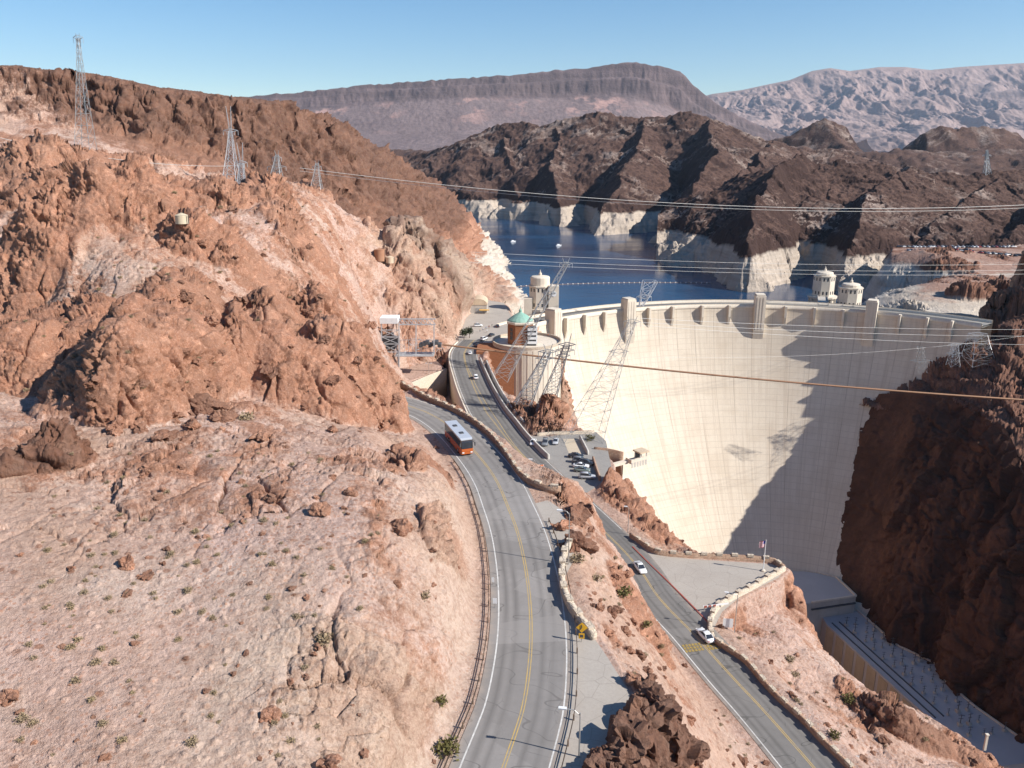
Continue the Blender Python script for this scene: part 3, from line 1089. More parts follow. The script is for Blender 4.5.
# ------------------------------------------------------------------ far shore, gorge wall, mesa, mountains, lake
M_AZ = rock_material('gorge_rock', (0.36, 0.22, 0.165), (0.40, 0.255, 0.195), (0.215, 0.105, 0.07), (0.27, 0.135, 0.088), (0.11, 0.06, 0.045),
                     ring=(-4.5, (0.60, 0.53, 0.45), (0.50, 0.42, 0.34)), bump=.3, fine=.8)
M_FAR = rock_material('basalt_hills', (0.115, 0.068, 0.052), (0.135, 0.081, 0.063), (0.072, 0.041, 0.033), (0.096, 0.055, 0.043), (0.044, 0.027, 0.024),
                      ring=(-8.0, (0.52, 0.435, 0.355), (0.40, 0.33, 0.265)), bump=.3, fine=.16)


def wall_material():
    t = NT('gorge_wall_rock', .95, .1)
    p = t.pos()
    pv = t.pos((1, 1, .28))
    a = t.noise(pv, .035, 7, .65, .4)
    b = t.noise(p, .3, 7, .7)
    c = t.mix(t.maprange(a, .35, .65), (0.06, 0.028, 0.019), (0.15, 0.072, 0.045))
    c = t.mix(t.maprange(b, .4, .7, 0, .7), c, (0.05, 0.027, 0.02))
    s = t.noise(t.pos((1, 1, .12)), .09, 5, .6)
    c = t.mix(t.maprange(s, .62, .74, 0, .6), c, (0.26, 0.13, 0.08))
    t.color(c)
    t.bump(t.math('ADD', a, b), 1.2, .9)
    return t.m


def gorge_wall():
    # the line where the rock meets the dam, from the power house roof up to the crest abutment
    con = np.array([(171.5, 346, -152), (173, 362, -137), (174, 380, -121), (182, 402, -97), (190, 420, -74), (202, 428, -47), (206, 431, -40)], float)
    m = 300
    t = np.linspace(0, 1, m)
    zc = -150 + 106 * t
    K1 = np.stack([np.interp(zc, con[:, 2], con[:, 0]), np.interp(zc, con[:, 2], con[:, 1]), zc], -1)
    K0 = K1 + np.array([-9, 16, 0])
    base = resample([tuple(np.array(P(a, b, z=-137)[:2]) + (.4, 0)) for a, b in ((868, 617), (880, 631), (897, 646), (937, 665), (958, 693), (1000, 725), (1050, 760))] + [(214, 230), (220, 180), (232, 120)], 1.0)
    rim = resample([(212, 412, -38), (216, 402, -35), (226, 388, -32), (230, 352, -36), (227, 328, -46), (226, 300, -56), (230, 240, -50), (240, 190, -40), (260, 120, -30)], 1.0)
    n = 400
    s = np.linspace(0, 1, n)
    bx = [np.interp(s, np.linspace(0, 1, len(base)), base[:, k]) for k in (0, 1)]
    rx = [np.interp(s, np.linspace(0, 1, len(rim)), rim[:, k]) for k in (0, 1, 2)]
    t = t[:, None]
    f = t ** 1.35
    Xw = bx[0] * (1 - f) + rx[0] * f
    Yw = bx[1] * (1 - f) + rx[1] * f
    Zw = -150 * (1 - t) + rx[2] * t
    lead = []
    for k in range(60):
        q = k / 60 * 2
        c = K0 + (K1 - K0) * q if q < 1 else K1 + (np.stack([Xw[:, 0], Yw[:, 0], Zw[:, 0]], -1) - K1) * (q - 1)
        lead.append(c)
    lead = np.array(lead)
    X = np.concatenate([lead[:, :, 0].T, Xw], 1)
    Y = np.concatenate([lead[:, :, 1].T, Yw], 1)
    Z = np.concatenate([lead[:, :, 2].T, Zw], 1)
    grow = np.concatenate([np.linspace(.12, .3, 60), np.minimum(1, .3 + np.linspace(0, 1, n) * 9)])[None, :]
    x, y, z = [a.ravel().astype(np.float32) for a in (X, Y, Z)]

    def rel(x, y, z):
        wx = fbm(x * .05, y * .05, z * .03, 3) * 12
        h0, e0, c = facets((x + wx) * .03, (y + wx) * .03, z * .011, 1.0)
        h1, e1, c = facets((x + wx) * .09, (y + wx) * .09, z * .045, 1.0)
        h2, e2, c = facets((x + wx) * .28, (y + wx) * .28, z * .20, 1.0)
        d = h0 * 7 + h1 * 3.2 - 1.6 * np.exp(-np.clip(e1, 0, 1) / .05) + h2 * 1.7
        return (d + fbm(x * .03, y * .03, z * .012, 5, .6, ridged=True) * 3).astype(np.float32)
    d = par(rel, x, y, z).reshape(X.shape)
    N = grid_normals(X, Y, Z)
    N *= -np.sign(N[..., 0:1] + 1e-6)
    d = d * np.minimum(1, (1 - t) * 9 + .25) * grow
    me = grid_mesh('gorge_wall', X + N[..., 0] * d, Y + N[..., 1] * d, Z + N[..., 2] * d, smooth=False)
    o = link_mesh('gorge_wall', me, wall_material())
    tag(o, 'dark shaded rock wall of the gorge', kind='structure')


gorge_wall()

# ------------------------------------------------------------------ far bank beside the dam
RIM2 = np.array([(180, 242), (190, 240), (240, 230), (300, 226), (328, 227), (352, 230), (388, 226), (405, 213), (430, 196), (436, 190), (452, 200), (470, 215), (485, 236)])
cq = []
for x, y, z in [(955, 394, -32), (915, 390, -38), (890, 394, -43)]: cq.append(P(x, y, z=z))
cq += [(258, 404, 0), (267, 412, 3), (260, 392, -12), (244, 411, -1), (228, 420, -20), (214, 425, -34), (203, 429, -45), (243, 404, -13), (229, 411, -29), (216, 415, -39), (228, 300, -58), (236, 300, -56), (252, 300, -50), (228, 330, -46), (252, 330, -38), (232, 353, -36), (255, 353, -29), (280, 330, -30)]
for x, y, Y in [(1000, 368, 385), (1000, 345, 402), (985, 333, 438),  (1010, 330, 452), (950, 317, 470), (975, 320, 470), (940, 303, 505), (960, 292, 530), (985, 290, 540),
                (900, 296, 590), (880, 300, 605), (930, 285, 600), (950, 262, 650), (1010, 275, 610), (1050, 270, 600), (900, 254, 705), (960, 250, 725), (1020, 248, 745), (930, 268, 640), (880, 262, 690), (1080, 250, 740)]:
    cq.append(P(x, y, Y=Y))
for x, y, z in [(870, 305, -42), (850, 300, -60), (900, 318, -42), (915, 318, -40), (840, 290, -60), (860, 280, -52)]:
    cq.append(P(x, y, z=z))
cq += [(262, 180, -50), (300, 180, -20), (320, 300, -10), (330, 380, 2), (300, 440, 2)]
right_tps = TPS(cq, smooth=2e-4)
LOT2 = [(x, y) for x, y, _ in (P(893, 254, Y=705), P(1030, 254, Y=715), P(1060, 246, Y=750), P(893, 247, Y=745))]


def right_ground(x, y):
    z = right_tps(x, y)
    rock = sstep(-.1, .25, fbm(x * .03, y * .03, x * 0, 4))
    w = perlin(x * .09, y * .09, x * 0) * 4
    for (px, py, Yd, rx, ry, h) in [(1008, 335, 455, 15, 18, 24), (990, 334, 448, 5, 8, 14), (1040, 330, 455, 18, 20, 32), (972, 302, 520, 17, 12, 11), (1000, 302, 530, 14, 12, 10), (940, 270, 640, 30, 16, 4)]:
        cx, cy, _ = P(px, py, Y=Yd)
        q = np.hypot((x - cx + w) / rx, (y - cy + w) / ry)
        z = z + h * np.clip(1 - q ** 3, 0, 1) ** .8
        rock = np.maximum(rock, sstep(1.1, .85, q))
    rock = np.maximum(rock, .75 * sstep(455, 430, y))
    f = sstep(8, 0, poly_sd(x, y, LOT2))
    z = z * (1 - f) + 1.5 * f
    dark = sstep(.35, .9, rock) * sstep(470, 430, y) * sstep(-14, -4, z) * .8
    return z.astype(np.float32), (1 - f) * np.ones_like(x), rock, dark


def right_bank():
    yy = np.geomspace(170, 800, 520)
    tt = np.linspace(.38, .95, 560)
    Y, T = [a.astype(np.float32) for a in np.meshgrid(yy, tt, indexing='ij')]
    X = T * Y
    Z, amp, rock, dark = [a.reshape(X.shape) for a in par(right_ground, X.ravel(), Y.ravel())]
    xe = np.interp(Y, RIM2[:, 0], RIM2[:, 1])
    keep = ((X > xe - 2) | (Y > 468)) & (Z > -60)
    # nothing may stand in front of the dam's own crest or in the water behind it
    rr = np.hypot(X - DC[0], Y - DC[1])
    keep &= ~((rr > DR - 1.5) & (rr < DR + 30) & (np.degrees(np.arctan2(X - DC[0], Y - DC[1])) < 51.8))
    N = grid_normals(X, Y, Z)
    d = par(lambda x, y, z, r: relief(x, y * 0 + 300, z, r, x * 0 + 1) + 0 * y, (X + 1000).ravel(), Y.ravel(), (Z + Y * .9).ravel(), rock.ravel()).reshape(X.shape) * amp * 1.3
    X2, Y2, Z2 = X + N[..., 0] * d, Y + N[..., 1] * d, Z + N[..., 2] * d
    pale = sstep(440, 470, Y) * sstep(500, 480, Y) * .7 + 0 * X
    me = grid_mesh('far_bank', X2, Y2, Z2, keep, smooth=False, attrs= {'rock': rock, 'dark': dark, 'pale': pale, 'ring': (Y > 480).astype(np.float32)})
    o = link_mesh('far_bank', me, M_AZ)
    tag(o, 'brown rocky ground at the far end of the dam', kind='structure')
    return o


FARBANK = right_bank()
bpy.context.view_layer.update()
bvh(FARBANK)


# ------------------------------------------------------------------ hills from ridge lines
def ridge_land(name, label, mat, ridges, tr, yr, nr, nc, base, rough, keepf=None, dark=.6, freq=1.0, attrs=None, post=None, power=1.0):
    """hills built as the upper envelope of slopes falling away from ridge lines (px, row, distance)"""
    yy = np.geomspace(*yr, nr)
    tt = np.linspace(*tr, nc)
    Y, T = [a.astype(np.float32) for a in np.meshgrid(yy, tt, indexing='ij')]
    X = T * Y
    lines = []
    for sl, pts in ridges:
        lines.append((sl, [(q[0], q[1], q[2]) for q in (P(a, b, Y=c) for a, b, c in pts)]))

    def f(x, y):
        s = freq
        wx = fbm(x * .006 * s, y * .006 * s, x * 0 + 1, 4, .55) * 55 / s
        wy = fbm(x * .006 * s, y * .006 * s, x * 0 + 7, 4, .55) * 55 / s
        z = np.full(x.shape, base, np.float32)
        for sl, pts in lines:
            d, v = seg_dist(x + wx * .6, y + wy * .6, pts)
            if isinstance(sl, tuple):
                sd = seg_side(x + wx * .6, y + wy * .6, pts)
                sl = np.where(sd < 0, sl[0], sl[1]).astype(np.float32)       # lines run towards the camera: negative side is the picture's left
            n = perlin(x * .012 * s, y * .012 * s, x * 0 + 3.3)
            z = np.maximum(z, v - sl * (1 + .25 * n) * d ** power)
        g = fbm(x * .011 * s, y * .011 * s, x * 0 + 2, 5, .55, ridged=True)
        h = fbm(x * .05 * s, y * .05 * s, x * 0 + 5, 4, .6, ridged=True)
        h1, e1, c1 = facets((x + wx * .5) * .016 * s, (y + wy * .5) * .016 * s, z * .006 * s, 1.0)
        h2, e2, c2 = facets((x + wx * .2) * .05 * s, (y + wy * .2) * .05 * s, z * .03 * s, 1.0)
        z = z + rough * (g * .75 - .25) + rough * .20 * h + h1 * rough * .26 + h2 * rough * .13
        if post is not None: z = post(x, y, z)
        return z.astype(np.float32)
    Z = par(f, X.ravel(), Y.ravel()).reshape(X.shape)
    keep = Z > base + 2 if keepf is None else keepf(X, Y, Z)
    N = grid_normals(X, Y, Z)
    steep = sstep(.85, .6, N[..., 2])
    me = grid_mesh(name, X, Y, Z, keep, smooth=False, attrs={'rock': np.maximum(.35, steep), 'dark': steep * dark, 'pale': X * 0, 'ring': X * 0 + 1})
    o = link_mesh(name, me, mat)
    tag(o, label, kind='structure')
    return o


def shore(x, y, z):
    """the drawn-down shore: a steep bleached band between the old and the present waterline"""
    return np.where(z < 4, 4 + (z - 4) * 1.9, z)


HA = ridge_land('far_hills', 'dark brown hills across the lake', M_FAR, [
    (.45, [(385, 160, 2500), (430, 153, 2300), (470, 142, 2150), (490, 130, 2050), (520, 124, 2000), (545, 128, 1950), (590, 115, 1900), (640, 120, 1850), (690, 115, 1800), (740, 132, 1750), (790, 150, 1700), (850, 152, 1700)]),
    ((1.0, .7), [(455, 172, 2000), (478, 196, 1750)]),
    ((1.1, .55), [(500, 130, 2000), (508, 165, 1750), (520, 200, 1580)]),
    ((1.1, .5), [(560, 128, 1880), (552, 165, 1650), (560, 200, 1430)]),
    ((1.05, .45), [(650, 119, 1840), (630, 150, 1600), (622, 185, 1380), (600, 214, 1280)]),
    ((1.05, .45), [(712, 122, 1760), (716, 155, 1420), (690, 190, 1240), (668, 216, 1140)]),
    ((1.05, .5), [(770, 144, 1650), (752, 168, 1350), (724, 205, 1130)]),
    (.8, [(700, 218, 1150), (640, 248, 1072), (630, 251, 1060)]),
], (-.22, .62), (980, 3000), 640, 800, -80, 17, post=shore)

HB = ridge_land('headland', 'brown headland beyond the dam with a bleached waterline', M_FAR, [
    (.45, [(785, 163, 1040), (799, 157, 1050), (817, 164, 1050), (857, 164, 1050), (917, 173, 1040), (967, 178, 1030), (1024, 173, 1030), (1100, 167, 1030)]),
    ((1.0, .9), [(792, 158, 1030), (765, 185, 940), (756, 215, 830), (752, 247, 757)]),
    ((1.35, .8), [(766, 182, 970), (752, 200, 910), (738, 232, 850)]),
    ((1.0, .38), [(905, 168, 1040), (884, 185, 940), (866, 215, 840), (846, 258, 745)]),
    ((.9, .4), [(1000, 180, 1000), (960, 205, 900), (925, 236, 800)]),
    ((.9, .45), [(1060, 185, 980), (1030, 208, 880), (1015, 236, 800)]),
    (.5, [(905, 241, 800), (940, 247, 790), (1030, 244, 790), (1120, 240, 800)]),
], (.18, .82), (690, 1300), 560, 700, -80, 11, post=shore, freq=1.5)

HC = ridge_land('far_buttes', 'low dark buttes behind the headland', M_FAR, [
    (.5, [(780, 140, 2500), (810, 128, 2500), (825, 121, 2500), (845, 130, 2500), (862, 152, 2500)]),
    (.6, [(900, 152, 2400), (920, 137, 2400), (945, 128, 2400), (980, 127, 2400), (1004, 130, 2400), (1024, 142, 2400), (1060, 150, 2400)]),
    (.25, [(700, 150, 2300), (800, 150, 2300), (880, 153, 2200), (960, 154, 2200), (1100, 150, 2200)]),
    (.3, [(380, 150, 3300), (420, 152, 3200), (500, 148, 3200)]),
], (-.2, .85), (1700, 4200), 240, 420, -80, 22, freq=.7, keepf=lambda X, Y, Z: Z > -70)


# ------------------------------------------------------------------ mesa and mountains
def far_material(name, stops, bump, scale, cliff):
    t = NT(name, .95, .05)
    p = t.pos()
    n = t.noise(t.pos((1, 1, .3)), scale, 7, .65, .5)
    n2 = t.noise(p, scale * 7, 6, .7)
    c = t.ramp(t.maprange(n, .3, .7), stops)
    c = t.mix(t.math('MULTIPLY', t.attr('rock'), .8), c, cliff)
    lay = t.noise(t.pos((.0006, .0006, .02)), 1.0, 4, .6)
    c = t.mix(t.math('MULTIPLY', t.attr('rock'), t.maprange(lay, .45, .62, 0, .8)), c, tuple(x * 1.7 for x in cliff))
    c = t.mix(t.maprange(n2, .35, .7, 0, .4), c, tuple(x * .55 for x in cliff))
    b = t.noise(t.pos((1, 1, .15)), scale * 2.2, 3, .5)
    c = t.mix(t.math('MULTIPLY', t.attr('dark'), t.maprange(b, .50, .60)), c, (0.42, 0.26, 0.22))
    t.color(c)
    t.bump(t.math('ADD', n, n2), bump, .8)
    return t.m


def mesa():
    sky = [(150, 104), (230, 98), (265, 95), (300, 92), (345, 87), (380, 84), (440, 80), (480, 77), (520, 74), (560, 70), (590, 68), (605, 65), (632, 62), (660, 66), (680, 71), (692, 84), (712, 100), (735, 114), (760, 126), (800, 142)]
    s = np.array(sky, float)
    nc, nr = 720, 260
    px = np.linspace(150, 800, nc)
    row = np.interp(px, s[:, 0], s[:, 1])
    jit = 4.2 * np.interp(px, np.linspace(150, 800, 160), np.random.RandomState(3).normal(size=160))
    top = np.array([P(a, b, Y=7200) for a, b in zip(px, row)])
    # distance in front of the brow
    tpl = np.concatenate([-np.linspace(900, 0, 24)[:-1], np.linspace(0, 1500, nr - 23) ** 1.0])
    D, TX = np.meshgrid(tpl, top[:, 0], indexing='ij')
    zt = np.broadcast_to(top[:, 2], D.shape)
    x = TX.ravel().astype(np.float32); d0 = D.ravel().astype(np.float32); z0 = zt.ravel().astype(np.float32)
    z0 = z0 + np.broadcast_to(jit, D.shape).ravel().astype(np.float32) * np.exp(-np.abs(d0) / 60)
    g = fbm(x * .004, d0 * .0012, x * 0 + 3, 5, .55, ridged=True)
    wv = 60 * perlin(x * .004, d0 * .004, x * 0)
    g2 = fbm((x + wv) * .011, d0 * .005, x * 0 + 9, 5, .6, ridged=True)
    g0 = fbm(x * .0013, d0 * .0012, x * 0 + 3, 6, .5)
    cz = sstep(-10, 60, d0) * sstep(330, 130, d0)
    dd = d0 + (170 * g0 + 3 * (g - .3) + 2 * g2) * cz
    dd = dd + 10 * fbm(x * .03, d0 * .02, x * 0 + 13, 3) * sstep(0, 40, d0)
    cliffh = np.interp(x, [-3000, -1900, -400, 600, 1100, 1500, 2200], [90, 110, 120, 190, 260, 300, 120]).astype(np.float32)
    z = np.where(dd < 0, z0 - 0.02 * dd, z0)
    c1 = sstep(0, 50, dd) * .5 + sstep(70, 150, dd) * .5
    z = z - cliffh * c1
    z = z - np.clip(dd - 90, 0, None) * .52 + np.clip(dd - 700, 0, None) * .30
    z = z + fbm(x * .006, d0 * .004, x * 0, 5, .55, ridged=True) * 5 * sstep(100, 300, dd)
    rock = (sstep(-20, 5, dd) * sstep(230, 150, dd)).astype(np.float32)
    dark = sstep(120, 240, dd) * sstep(-.25, .3, perlin(x * .0022, x * 0, x * 0 + 2.2)) * sstep(900, 300, dd)
    Yg = 7200 - D
    sh = D.shape
    me = grid_mesh('mesa', TX, Yg, z.reshape(sh), None, {'rock': rock.reshape(sh), 'dark': dark.reshape(sh)})
    o = link_mesh('mesa', me, far_material('mesa_rock', [(0, (.175, .130, .125)), (1, (.26, .195, .185))], 14, .0035, (.12, .088, .085)))
    tag(o, 'flat topped mesa on the horizon with talus slopes', kind='structure')


mesa()


def mountains():
    sky = [(640, 112), (690, 100), (712, 94), (742, 90), (770, 84), (790, 80), (812, 71), (830, 68), (850, 71), (880, 67), (905, 67), (930, 70), (960, 67), (990, 65), (1024, 63), (1100, 66), (1160, 72)]
    s = np.array(sky, float)
    nc, nr = 640, 260
    px = np.linspace(640, 1160, nc)
    row = np.interp(px, s[:, 0], s[:, 1])
    top = np.array([P(a, b, Y=14500) for a, b in zip(px, row)])
    tpl = np.concatenate([-np.linspace(1500, 0, 14)[:-1], np.linspace(0, 5200, nr - 13)])
    D, TX = np.meshgrid(tpl, top[:, 0], indexing='ij')
    zt = np.broadcast_to(top[:, 2], D.shape)
    x = TX.ravel().astype(np.float32); d0 = D.ravel().astype(np.float32); z0 = zt.ravel().astype(np.float32)
    prof = np.interp(np.abs(d0), [0, 300, 900, 2200, 3800, 5200], [0, 200, 480, 850, 1150, 1350]).astype(np.float32)
    z = z0 - prof * (z0 / 1400)
    wx = x + 500 * perlin(x * .0009, d0 * .0009, x * 0 + 4)
    g = fbm(wx * .0011, d0 * .0006, x * 0 + 1, 6, .55, ridged=True)
    g2 = fbm(wx * .004, d0 * .0025, x * 0 + 6, 4, .6, ridged=True)
    z = z + sstep(0, 700, d0) * (g - .45) * 290 + sstep(0, 200, np.abs(d0)) * g2 * 70
    sh = D.shape
    me = grid_mesh('mountains', TX, 14500 - D, z.reshape(sh), None, {'rock': np.zeros(sh), 'dark': np.zeros(sh)})
    o = link_mesh('mountains', me, far_material('mountain_rock', [(0, (.29, .205, .18)), (1, (.38, .28, .25))], 30, .0012, (.25, .18, .165)))
    tag(o, 'distant pinkish mountain range', kind='structure')


mountains()


# ------------------------------------------------------------------ lake and the plain under everything
def lake():
    t = NT('lake_water', .08, .5)
    p = t.pos((1, 1, 1))
    n = t.noise(t.pos((.35, 1.0, 1)), .12, 4, .6)
    n2 = t.noise(t.pos((.004, .012, 1)), 1.0, 4, .6)
    t.color(t.mix(t.maprange(n2, .3, .7), (.010, .036, .085), (.014, .050, .11)))
    t.b.inputs['IOR'].default_value = 1.33
    r = t.maprange(n2, .4, .65, .10, .24)
    t.l(r, t.b.inputs['Roughness'])
    t.bump(n, .5, .35)
    mb = MB()
    # the water starts behind the dam and fills the arms between the hills
    pts = [(DC[0] + (DR + 10) * math.sin(rad(a)), DC[1] + (DR + 10) * math.cos(rad(a))) for a in range(-60, 66, 3)]
    poly = pts + [(500, 470), (900, 700), (1500, 2600), (-900, 2600), (-260, 700)]
    mb.face([(x, y, -38.0) for x, y in poly[::-1]])
    o = mb.build('lake', t.m)
    tag(o, 'deep blue lake behind the dam', kind='structure')
    return o


lake()
mbp = MB()
mbp.face([(-17000, -2500, -160), (17000, -2500, -160), (17000, 17500, -160), (-17000, 17500, -160)])
tag(mbp.build('ground', plain('desert_floor', (.30, .21, .165), .95, 0, .1, scale=.01)), 'desert ground reaching to the horizon', kind='structure')


def haze():
    m = bpy.data.materials.new('valley_haze')
    m.use_nodes = True
    t = m.node_tree
    t.nodes.clear()
    v = t.nodes.new('ShaderNodeVolumePrincipled')
    v.inputs['Color'].default_value = (.66, .80, 1.0, 1)
    v.inputs['Density'].default_value = 1.9e-5
    v.inputs['Anisotropy'].default_value = .2
    o = t.nodes.new('ShaderNodeOutputMaterial')
    t.links.new(v.outputs[0], o.inputs['Volume'])
    h = MB().box(-17200, 17200, -2700, 17700, -161.2, 1900).build('haze', m)
    tag(h, 'thin blue air over the valley', kind='stuff')


haze()
# ------------------------------------------------------------------ road surfaces and their paint
def asphalt(name, c, tracks=(.2, .33, .67, .8), line_w=.035, dark=.62):
    t = NT(name, .92, .12)
    a, l = t.attr('across'), t.attr('along')
    p = t.pos()
    n = t.noise(p, .35, 6, .65)
    f = t.noise(p, 9, 4, .7)
    cm = t.n('ShaderNodeCombineXYZ'); t.l(t.math('MULTIPLY', a, 2.2), cm.inputs[0]); t.l(t.math('MULTIPLY', l, .018), cm.inputs[1])
    lane = t.noise(cm.outputs[0], 3.2, 5, .6)
    col = t.mix(t.maprange(n, .3, .7), tuple(x * .88 for x in c), tuple(x * 1.1 for x in c))
    # rubber and oil along the wheel tracks
    wob = t.math('ADD', a, t.maprange(t.noise(cm.outputs[0], 1.2, 2, .5), .3, .7, -.015, .015))
    s = None
    for q in tracks:
        d = t.math('ABSOLUTE', t.math('SUBTRACT', wob, q))
        b = t.maprange(d, .055, .0, 0, 1)
        s = b if s is None else t.math('MAXIMUM', s, b)
    s = t.math('MULTIPLY', s, t.maprange(lane, .3, .65, .25, 1))
    col = t.mix(t.math('MULTIPLY', s, .8), col, tuple(x * dark for x in c))
    # sealed cracks across the lanes
    w = t.n('ShaderNodeTexWave', wave_type='BANDS', bands_direction='Y')
    col = t.mix(t.maprange(f, .3, .75, 0, .25), col, tuple(x * .6 for x in c))
    cr = t.vor(t.pos((.22, .22, .22)), 1.0, 'DISTANCE_TO_EDGE')
    cw = t.math('MULTIPLY', t.maprange(cr.outputs['Distance'], .012, .004), t.maprange(n, .5, .6))
    col = t.mix(t.math('MULTIPLY', cw, .5), col, tuple(x * .4 for x in c))
    cm2 = t.n('ShaderNodeCombineXYZ'); t.l(t.math('MULTIPLY', a, .9), cm2.inputs[0]); t.l(t.math('MULTIPLY', l, .16), cm2.inputs[1])
    ln = t.math('ABSOLUTE', t.math('SUBTRACT', t.noise(cm2.outputs[0], 1.0, 2, .5), .5))
    col = t.mix(t.maprange(ln, .006, .002, 0, .6), col, tuple(x * .38 for x in c))
    pt = t.vor(t.pos((.05, .09, 1)), 1.0)
    ps = t.n('ShaderNodeSeparateColor'); t.l(pt.outputs['Color'], ps.inputs[0])
    col = t.mix(t.maprange(ps.outputs[0], .80, .82, 0, .30), col, tuple(x * .62 for x in c))
    col = t.mix(t.maprange(ps.outputs[1], .86, .88, 0, .30), col, tuple(x * 1.25 for x in c))
    eg = t.maprange(t.math('ABSOLUTE', t.math('SUBTRACT', a, .5)), .40, .5)
    col = t.mix(t.math('MULTIPLY', eg, t.maprange(n, .35, .6, .1, .75)), col, (.36, .29, .235))
    t.color(col)
    t.bump(f, .02, .4)
    return t.m


def paint(name, c, wear=.5):
    t = NT(name, .7, .2)
    n = t.noise(t.pos(), 1.4, 6, .75)
    n2 = t.noise(t.pos(), .2, 3, .6)
    k = t.math('ADD', t.math('MULTIPLY', n, .7), t.math('MULTIPLY', n2, .3))
    t.color(t.mix(t.maprange(k, .44, .66, 0, wear), c, (.24, .225, .205)))
    return t.m


M_ASPH = asphalt('worn_asphalt', (.265, .245, .228), dark=.5)
M_ASPH2 = asphalt('darker_asphalt', (.195, .183, .17), dark=.52, tracks=(.18, .30, .66, .78))
M_WHITE_PAINT = paint('white_road_paint', (.62, .60, .56), .7)
M_YELLOW_PAINT = paint('yellow_road_paint', (.50, .34, .11), .75)
M_RED_PAINT = paint('red_kerb_paint', (.32, .075, .05), .4)


def pavement_mat(name, c, c2):
    t = NT(name, .93, .1)
    n = t.noise(t.pos(), .16, 6, .65)
    f = t.noise(t.pos(), 2.5, 6, .75)
    v = t.vor(t.pos((.28, .28, .28)), 1.0, 'DISTANCE_TO_EDGE')
    col = t.mix(t.maprange(n, .32, .68), c, c2)
    col = t.mix(t.maprange(f, .38, .72, 0, .4), col, tuple(x * .72 for x in c))
    col = t.mix(t.maprange(v.outputs['Distance'], .015, .004, 0, .35), col, tuple(x * .5 for x in c))
    t.color(col); t.bump(f, .03, .4)
    return t.m


M_PAVE = pavement_mat('bleached_pavement', (.37, .325, .28), (.42, .375, .325))
M_LOTP = pavement_mat('lot_paving', (.27, .25, .23), (.31, .29, .262))
M_SAND = pavement_mat('sandy_paving', (.50, .42, .31), (.55, .46, .35))

up = offset_line(upper_c, 0)
upper_road = ribbon('upper_road', offset_line(upper_c, -4.9), offset_line(upper_c, 5.2), M_ASPH, None, .06)
tag(upper_road, 'grey two lane road curving along the hillside', kind='structure')
lowr = lower_c
wl = np.interp(lowr[:, 1], [100, 150, 200, 260, 350], [5.4, 4.9, 5.2, 6.4, 6.2])
wr = np.interp(lowr[:, 1], [100, 150, 200, 260, 350], [4.6, 4.6, 5.2, 6.4, 6.2])
lower_road = ribbon('lower_road', offset_line(lowr, wl * -1 if lowr[0, 1] < lowr[-1, 1] else wl), offset_line(lowr, wr if lowr[0, 1] < lowr[-1, 1] else wr * -1), M_ASPH2, None, .06)
tag(lower_road, 'dark two lane road running down from the dam', kind='structure')


def stripe(name, c, off, w, mat, parent, dz=.068, a=0, b=None, dash=None):
    seg = c[a:b]
    o = np.asarray(off, float)
    if o.ndim: o = o[a:b]
    return ribbon(name, offset_line(seg, o - w / 2), offset_line(seg, o + w / 2), mat, parent, dz)


# upper_c runs towards the camera, so its right-hand side is the hill side
stripe('edge_line', upper_c, 4.15, .17, M_WHITE_PAINT, upper_road)
stripe('edge_line', upper_c, -4.35, .17, M_WHITE_PAINT, upper_road)
stripe('centre_line', upper_c, .15, .12, M_YELLOW_PAINT, upper_road)
stripe('centre_line', upper_c, -.15, .12, M_YELLOW_PAINT, upper_road)
stripe('centre_line', lower_c, .15, .13, M_YELLOW_PAINT, lower_road)
stripe('centre_line', lower_c, -.15, .13, M_YELLOW_PAINT, lower_road)
far_i = int(np.argmin(np.abs(lower_c[:, 1] - 262)))
stripe('turn_lane_line', lower_c, np.interp(lower_c[:, 1], [225, 262, 330], [-.3, -1.9, -.4]), .18, M_YELLOW_PAINT, lower_road, a=0, b=far_i + 60)
near_i = int(np.argmin(np.abs(lower_c[:, 1] - 172)))
stripe('edge_line', lower_c, wl - .75, .2, M_WHITE_PAINT, lower_road)
stripe('edge_line', lower_c, -wr + .5, .16, M_WHITE_PAINT, lower_road, a=0, b=near_i)
for px0, px1, row in [(684, 703, 649.5), (707, 726, 647)]:
    a, b = PV(px0, row, z=0), PV(px1, row - 2.5, z=0)
    d = Vector((.18, -1.25, 0))
    mb = MB()
    for k in range(6):
        for j in range(3):
            u0 = a.lerp(b, k / 6) + d * (j / 3 - .5) * 2
            u1 = a.lerp(b, (k + .72) / 6) + d * (j / 3 - .5) * 2
            e = d * .5
            mb.quad_solid([tuple(u0 + Vector((0, 0, .05))), tuple(u1 + Vector((0, 0, .05))), tuple(u1 + e + Vector((0, 0, .05))), tuple(u0 + e + Vector((0, 0, .05)))],
                          [tuple(u0 + Vector((0, 0, .10))), tuple(u1 + Vector((0, 0, .10))), tuple(u1 + e + Vector((0, 0, .10))), tuple(u0 + e + Vector((0, 0, .10)))])
    mb.build('rumble_strip', plain('rumble_yellow', (.30, .21, .06), .8, vary=.35, scale=3), lower_road)


def sheet(name, poly, z, mat, label, dz=.02):
    mb = MB()
    mb.face([(x, y, z + dz) for x, y in poly])
    o = mb.build(name, mat)
    bmx = bmesh.new(); bmx.from_mesh(o.data)
    bmesh.ops.triangulate(bmx, faces=bmx.faces)
    for f in bmx.faces:
        if f.normal.z < 0: f.normal_flip()
    bmx.to_mesh(o.data); bmx.free()
    tag(o, label, kind='structure')
    return o


